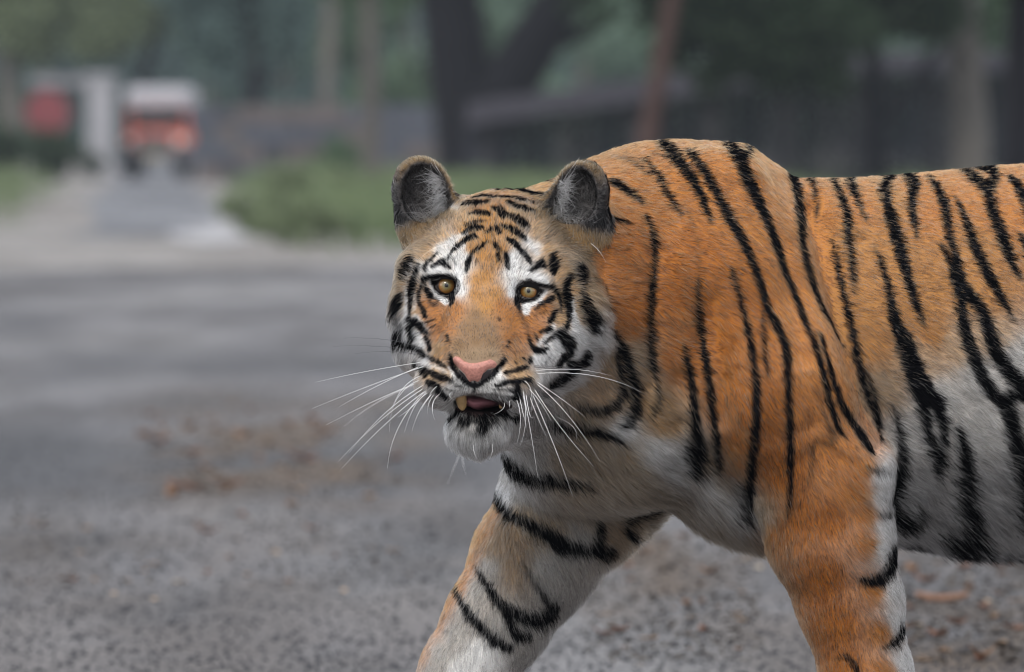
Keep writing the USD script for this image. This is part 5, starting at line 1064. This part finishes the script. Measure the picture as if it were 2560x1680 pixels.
for i, (px_, py_, r_, lm, lb) in enumerate(((150, 448, .62, leaf_deep, 'dark low shrub under the red board'), (30, 452, .7, leaf_deep, 'dark shrub at the left edge of the lane'), (560, 450, .50, leaf_mid, 'low green shrub beside the lane right of the jeep'), (690, 452, .5, leaf_haze_blue, 'low bluish shrub in front of the dark wall'), (860, 455, .55, leaf_mid, 'green shrub at the foot of the straight slim tree'), (650, 585, .30, leaf_verge, 'low olive bush at the near corner of the right verge'), (780, 612, .26, leaf_verge, 'low bush on the front edge of the right verge'), (720, 525, .38, leaf_verge, 'green bush in the middle of the right verge'), (870, 530, .40, leaf_verge, 'wide green bush on the verge left of the ear'), (900, 590, .14, leaf_mid, 'small dark green weed on the verge left of the ear'), (1000, 585, .16, leaf_mid, 'small green weed on the verge beside the left ear'))):
    g = G(px_, py_); r = np.random.default_rng(50 + i); t = thing('shrub', lb, 'shrub', g)
    obj('foliage', clumps([(r.normal(0, r_ * .6), r.normal(0, r_ * .6), r_ * r.uniform(.4, 1.2), r_ * r.uniform(.45, .7)) for _ in range(7)], 900, r_ * .16, 60 + i), lm, t)
    obj('stem', cat_mesh(*[tube_mesh([[0, 0, -.05], [r.normal(0, r_ * .3), r.normal(0, r_ * .3), r_ * .9]], [.02, .006], 5) for _ in range(4)]), bark_grey, t)

# ------------------------------------------------------------------ shed, wall, gate pillar, board
plank_mats = [plain(f'plank_{n}', c, .9, .15, noise=5.0, amount=.3) for n, c in (('slate', (.060, .064, .078)), ('dim', (.038, .041, .052)), ('worn', (.085, .083, .092)))]
roof_m = plain('roof_sheet', (.042, .040, .047), 1.0, 0.0, noise=3.0, amount=.25); post_m = plain('post_wood', (.045, .043, .047), .9, .2, noise=5.0)
Ys = 106.0; sx0, sx1 = (1165 - 1280) / FPX * Ys, (2640 - 1280) / FPX * Ys
shed = thing('shed', 'long low shed of dark slate planks with a pale sheet roof behind the tiger', 'shed', (sx0, Ys, 0)); Lsh = sx1 - sx0
ztop = lambda x: 1.02 + .75 * np.clip(x / Lsh / .62, 0, 1)
npl = 46
for i in range(npl):
    a, b = Lsh * i / npl + .008, Lsh * (i + 1) / npl - .008; d = rng.uniform(-.012, .012)
    m = box((a, d, -.05), (b, d + .04, 1)); zt = m.vertices[:, 2] > .5; m.vertices[zt, 2] = ztop(m.vertices[zt, 0]); obj('plank', m, plank_mats[int(rng.integers(0, 3))], shed)
for i in range(8):
    x = Lsh * (i + .3) / 8; obj('post', box((x - .07, -.65, -.05), (x + .07, -.51, float(ztop(x)) - .03)), post_m, shed)
for i in range(24):
    a, b = Lsh * i / 24, Lsh * (i + 1) / 24; m = box((a + .004, -.95, 0), (b - .004, 2.4, .05)); m.vertices[:, 2] += ztop(m.vertices[:, 0]) + .10 * (m.vertices[:, 1] + .95) + .01 * (i % 2); obj('roof_sheet', m, roof_m, shed)
stone_m = [plain(f'wall_stone_{n}', c, .95, .15, noise=4.0, amount=.35) for n, c in (('blue', (.075, .08, .10)), ('brown', (.11, .095, .095)), ('dim', (.06, .06, .072)))]
Yw = 139.0; wx0 = (495 - 1280) / FPX * Yw; wall = thing('wall', 'low wall of dark bluish stones left of the forked tree', 'wall', (wx0, Yw, 0)); Lw = (1120 - 495) / FPX * Yw
for r_ in range(4):
    x = -.2 * (r_ % 2)
    while x < Lw:
        w_ = rng.uniform(.30, .55); d = rng.uniform(-.02, .02)
        m = box((x + .01, d, r_ * .37 + .008), (x + w_ - .01, .35 + d, (r_ + 1) * .37 - .008)); obj('stone', m, stone_m[int(rng.integers(0, 3))], wall); x += w_
white_m = plain('limewash', (.29, .29, .31), .85, .25, noise=2.5, amount=.15); red_m = plain('red_paint', (.17, .036, .043), .55, .4, noise=2.0, amount=.2)
Yg = 148.0; g = P(252, HOR + EYE_Z * FPX / Yg, Yg)
pil = thing('gate_pillar', 'pale limewashed gate pillar beside the jeep with a beam to the left', 'pillar', (g[0], g[1], 0))
obj('shaft', box((-.27, -.27, -.05), (.27, .27, 2.02)), white_m, pil); obj('capital', box((-.33, -.33, 2.02), (.33, .33, 2.14)), white_m, pil); obj('plinth', box((-.34, -.34, -.05), (.34, .34, .18)), white_m, pil); obj('beam', box((-1.45, -.12, 1.90), (-.272, .12, 2.10)), plain('beam_paint', (.20, .20, .215), .85, .2, noise=3.0), pil)
g = P(118, HOR + EYE_Z * FPX / 150.0, 150.0); bd = thing('red_board', 'rounded red board on dark posts left of the pale pillar', 'board', (g[0], g[1], 0))
from shapely import Point as _Pt
bp = trimesh.creation.extrude_polygon(_Pt(0, 0).buffer(.46, 24), .05, engine='earcut'); bp.apply_transform(trimesh.transformations.rotation_matrix(math.pi / 2, [1, 0, 0])); bp.apply_translation([0, 0, 1.38])
obj('panel', bp, red_m, bd)
for s in (-.3, .3): obj('post', box((s - .05, .003, -.05), (s + .05, .10, 1.7)), post_m, bd)

# ------------------------------------------------------------------ the jeep coming up the lane
jeep = thing('jeep', 'open red jeep with a white canvas top coming along the lane', 'jeep', tuple(G(388, 446)[:2]) + (-.008,), rz=-1, scale=(.86, 1, .95))
jr = plain('jeep_red', (.52, .10, .055), .4, .5, noise=1.5, amount=.12); jr2 = plain('jeep_red_lit', (.62, .20, .14), .4, .5, noise=1.5, amount=.12); canv = plain('canvas', (.38, .38, .41), .9, .1, noise=2.0, amount=.1)
rub = plain('rubber', (.025, .025, .028), .9, .2); chrome = plain('bumper_steel', (.10, .10, .11), .5, .5); lampm = plain('lamp_lens', (.7, .7, .66), .1, .5); glassd = usdkit.material(stage, '/World/Looks/windscreen', {'t': ('transparent_bsdf', {'color': (.5, .52, .55)}), 'g': ('glossy_bsdf', {'roughness': .05}), 'f': ('fresnel', {'IOR': 1.45}), 'm': ('mix_closure', {})}, [('f.fac', 'm.fac'), ('t.BSDF', 'm.closure1'), ('g.BSDF', 'm.closure2')], surface='m.closure')
def rbox(lo, hi, r=.05):
    import manifold3d as mf
    lo, hi = np.asarray(lo, float) + r, np.asarray(hi, float) - r; s = mf.Manifold.sphere(r, 12)
    return mf.Manifold.batch_hull([s.translate([x, y, z]) for x in (lo[0], hi[0]) for y in (lo[1], hi[1]) for z in (lo[2], hi[2])])
obj('tub', rbox((-.70, .95, .50), (.70, 3.35, 1.02)), jr, jeep, smooth=40); obj('hood', rbox((-.52, -.10, .62), (.52, 1.00, 1.08), .07), jr, jeep, smooth=40); obj('grille', box((-.42, -.13, .60), (.42, -.102, .96)), chrome, jeep)
for i in range(7): obj('grille_slot', box((-.36 + i * .115, -.142, .64), (-.32 + i * .115, -.131, .92)), rub, jeep)
for s in (-1, 1):
    obj('fender', rbox((min(s * .46, s * .76), -.12, .72), (max(s * .46, s * .76), 1.0, .93), .06), jr2 if s > 0 else jr, jeep, smooth=40)  # right fender gets a brighter copy of the red, painted as its lit side
    h_ = trimesh.creation.cylinder(.085, .05, sections=18); h_.apply_transform(trimesh.transformations.rotation_matrix(math.pi / 2, [1, 0, 0])); h_.apply_translation([s * .60, -.145, .82]); obj('headlight', h_, lampm, jeep, smooth=40)
    for y in (.34, 2.65):
        w_ = obj('wheel', tube_mesh([[s * .60 - .14, y, .39], [s * .60 - .11, y, .39], [s * .60 + .11, y, .39], [s * .60 + .14, y, .39]], [.32, .39, .39, .32], 24), rub, jeep, smooth=40)
        obj('rim', tube_mesh([[s * .60 - .148, y, .39], [s * .60 + .148, y, .39]], [.18, .18], 18), chrome, w_, smooth=40)
    obj('windscreen_post', rbox((s * .68 - .035, .98, 1.0), (s * .68 + .035, 1.06, 1.62), .02), jr, jeep); obj('hoop', rbox((s * .69 - .03, 3.1, 1.0), (s * .69 + .03, 3.18, 1.75), .02), rub, jeep)
    obj('seat', rbox((s * .34 - .24, 1.75, .72), (s * .34 + .24, 1.9, 1.42), .05), rub, jeep, smooth=40)
obj('windscreen_frame', rbox((-.70, .98, 1.56), (.70, 1.06, 1.64), .02), jr, jeep); obj('windscreen', box((-.645, 1.005, 1.05), (.645, 1.02, 1.56)), glassd, jeep)
obj('bumper', rbox((-.78, -.30, .46), (.78, -.16, .60), .03), chrome, jeep, smooth=40); obj('number_plate', box((-.22, -.325, .47), (.22, -.303, .585)), plain('plate_yellow', (.24, .19, .09), .5, .4), jeep)
cv = rbox((-.80, .80, 1.52), (.80, 3.4, 2.0), .16); obj('canvas_top', cv, canv, jeep, smooth=50)
obj('canvas_back', box((-.72, 3.36, 1.02), (.72, 3.395, 1.66)), canv, jeep)

# ------------------------------------------------------------------ the air
haze_m = usdkit.material(stage, '/World/Looks/haze', {'v': ('principled_volume', {'color': (.80, .88, .97), 'density': .00026, 'anisotropy': .2})}, [], volume='v.volume')
obj('haze', box((-60, -8, -1.2), (60, 315, 24)), haze_m, label='thin blue morning haze in the air', cat='haze', kind='stuff')
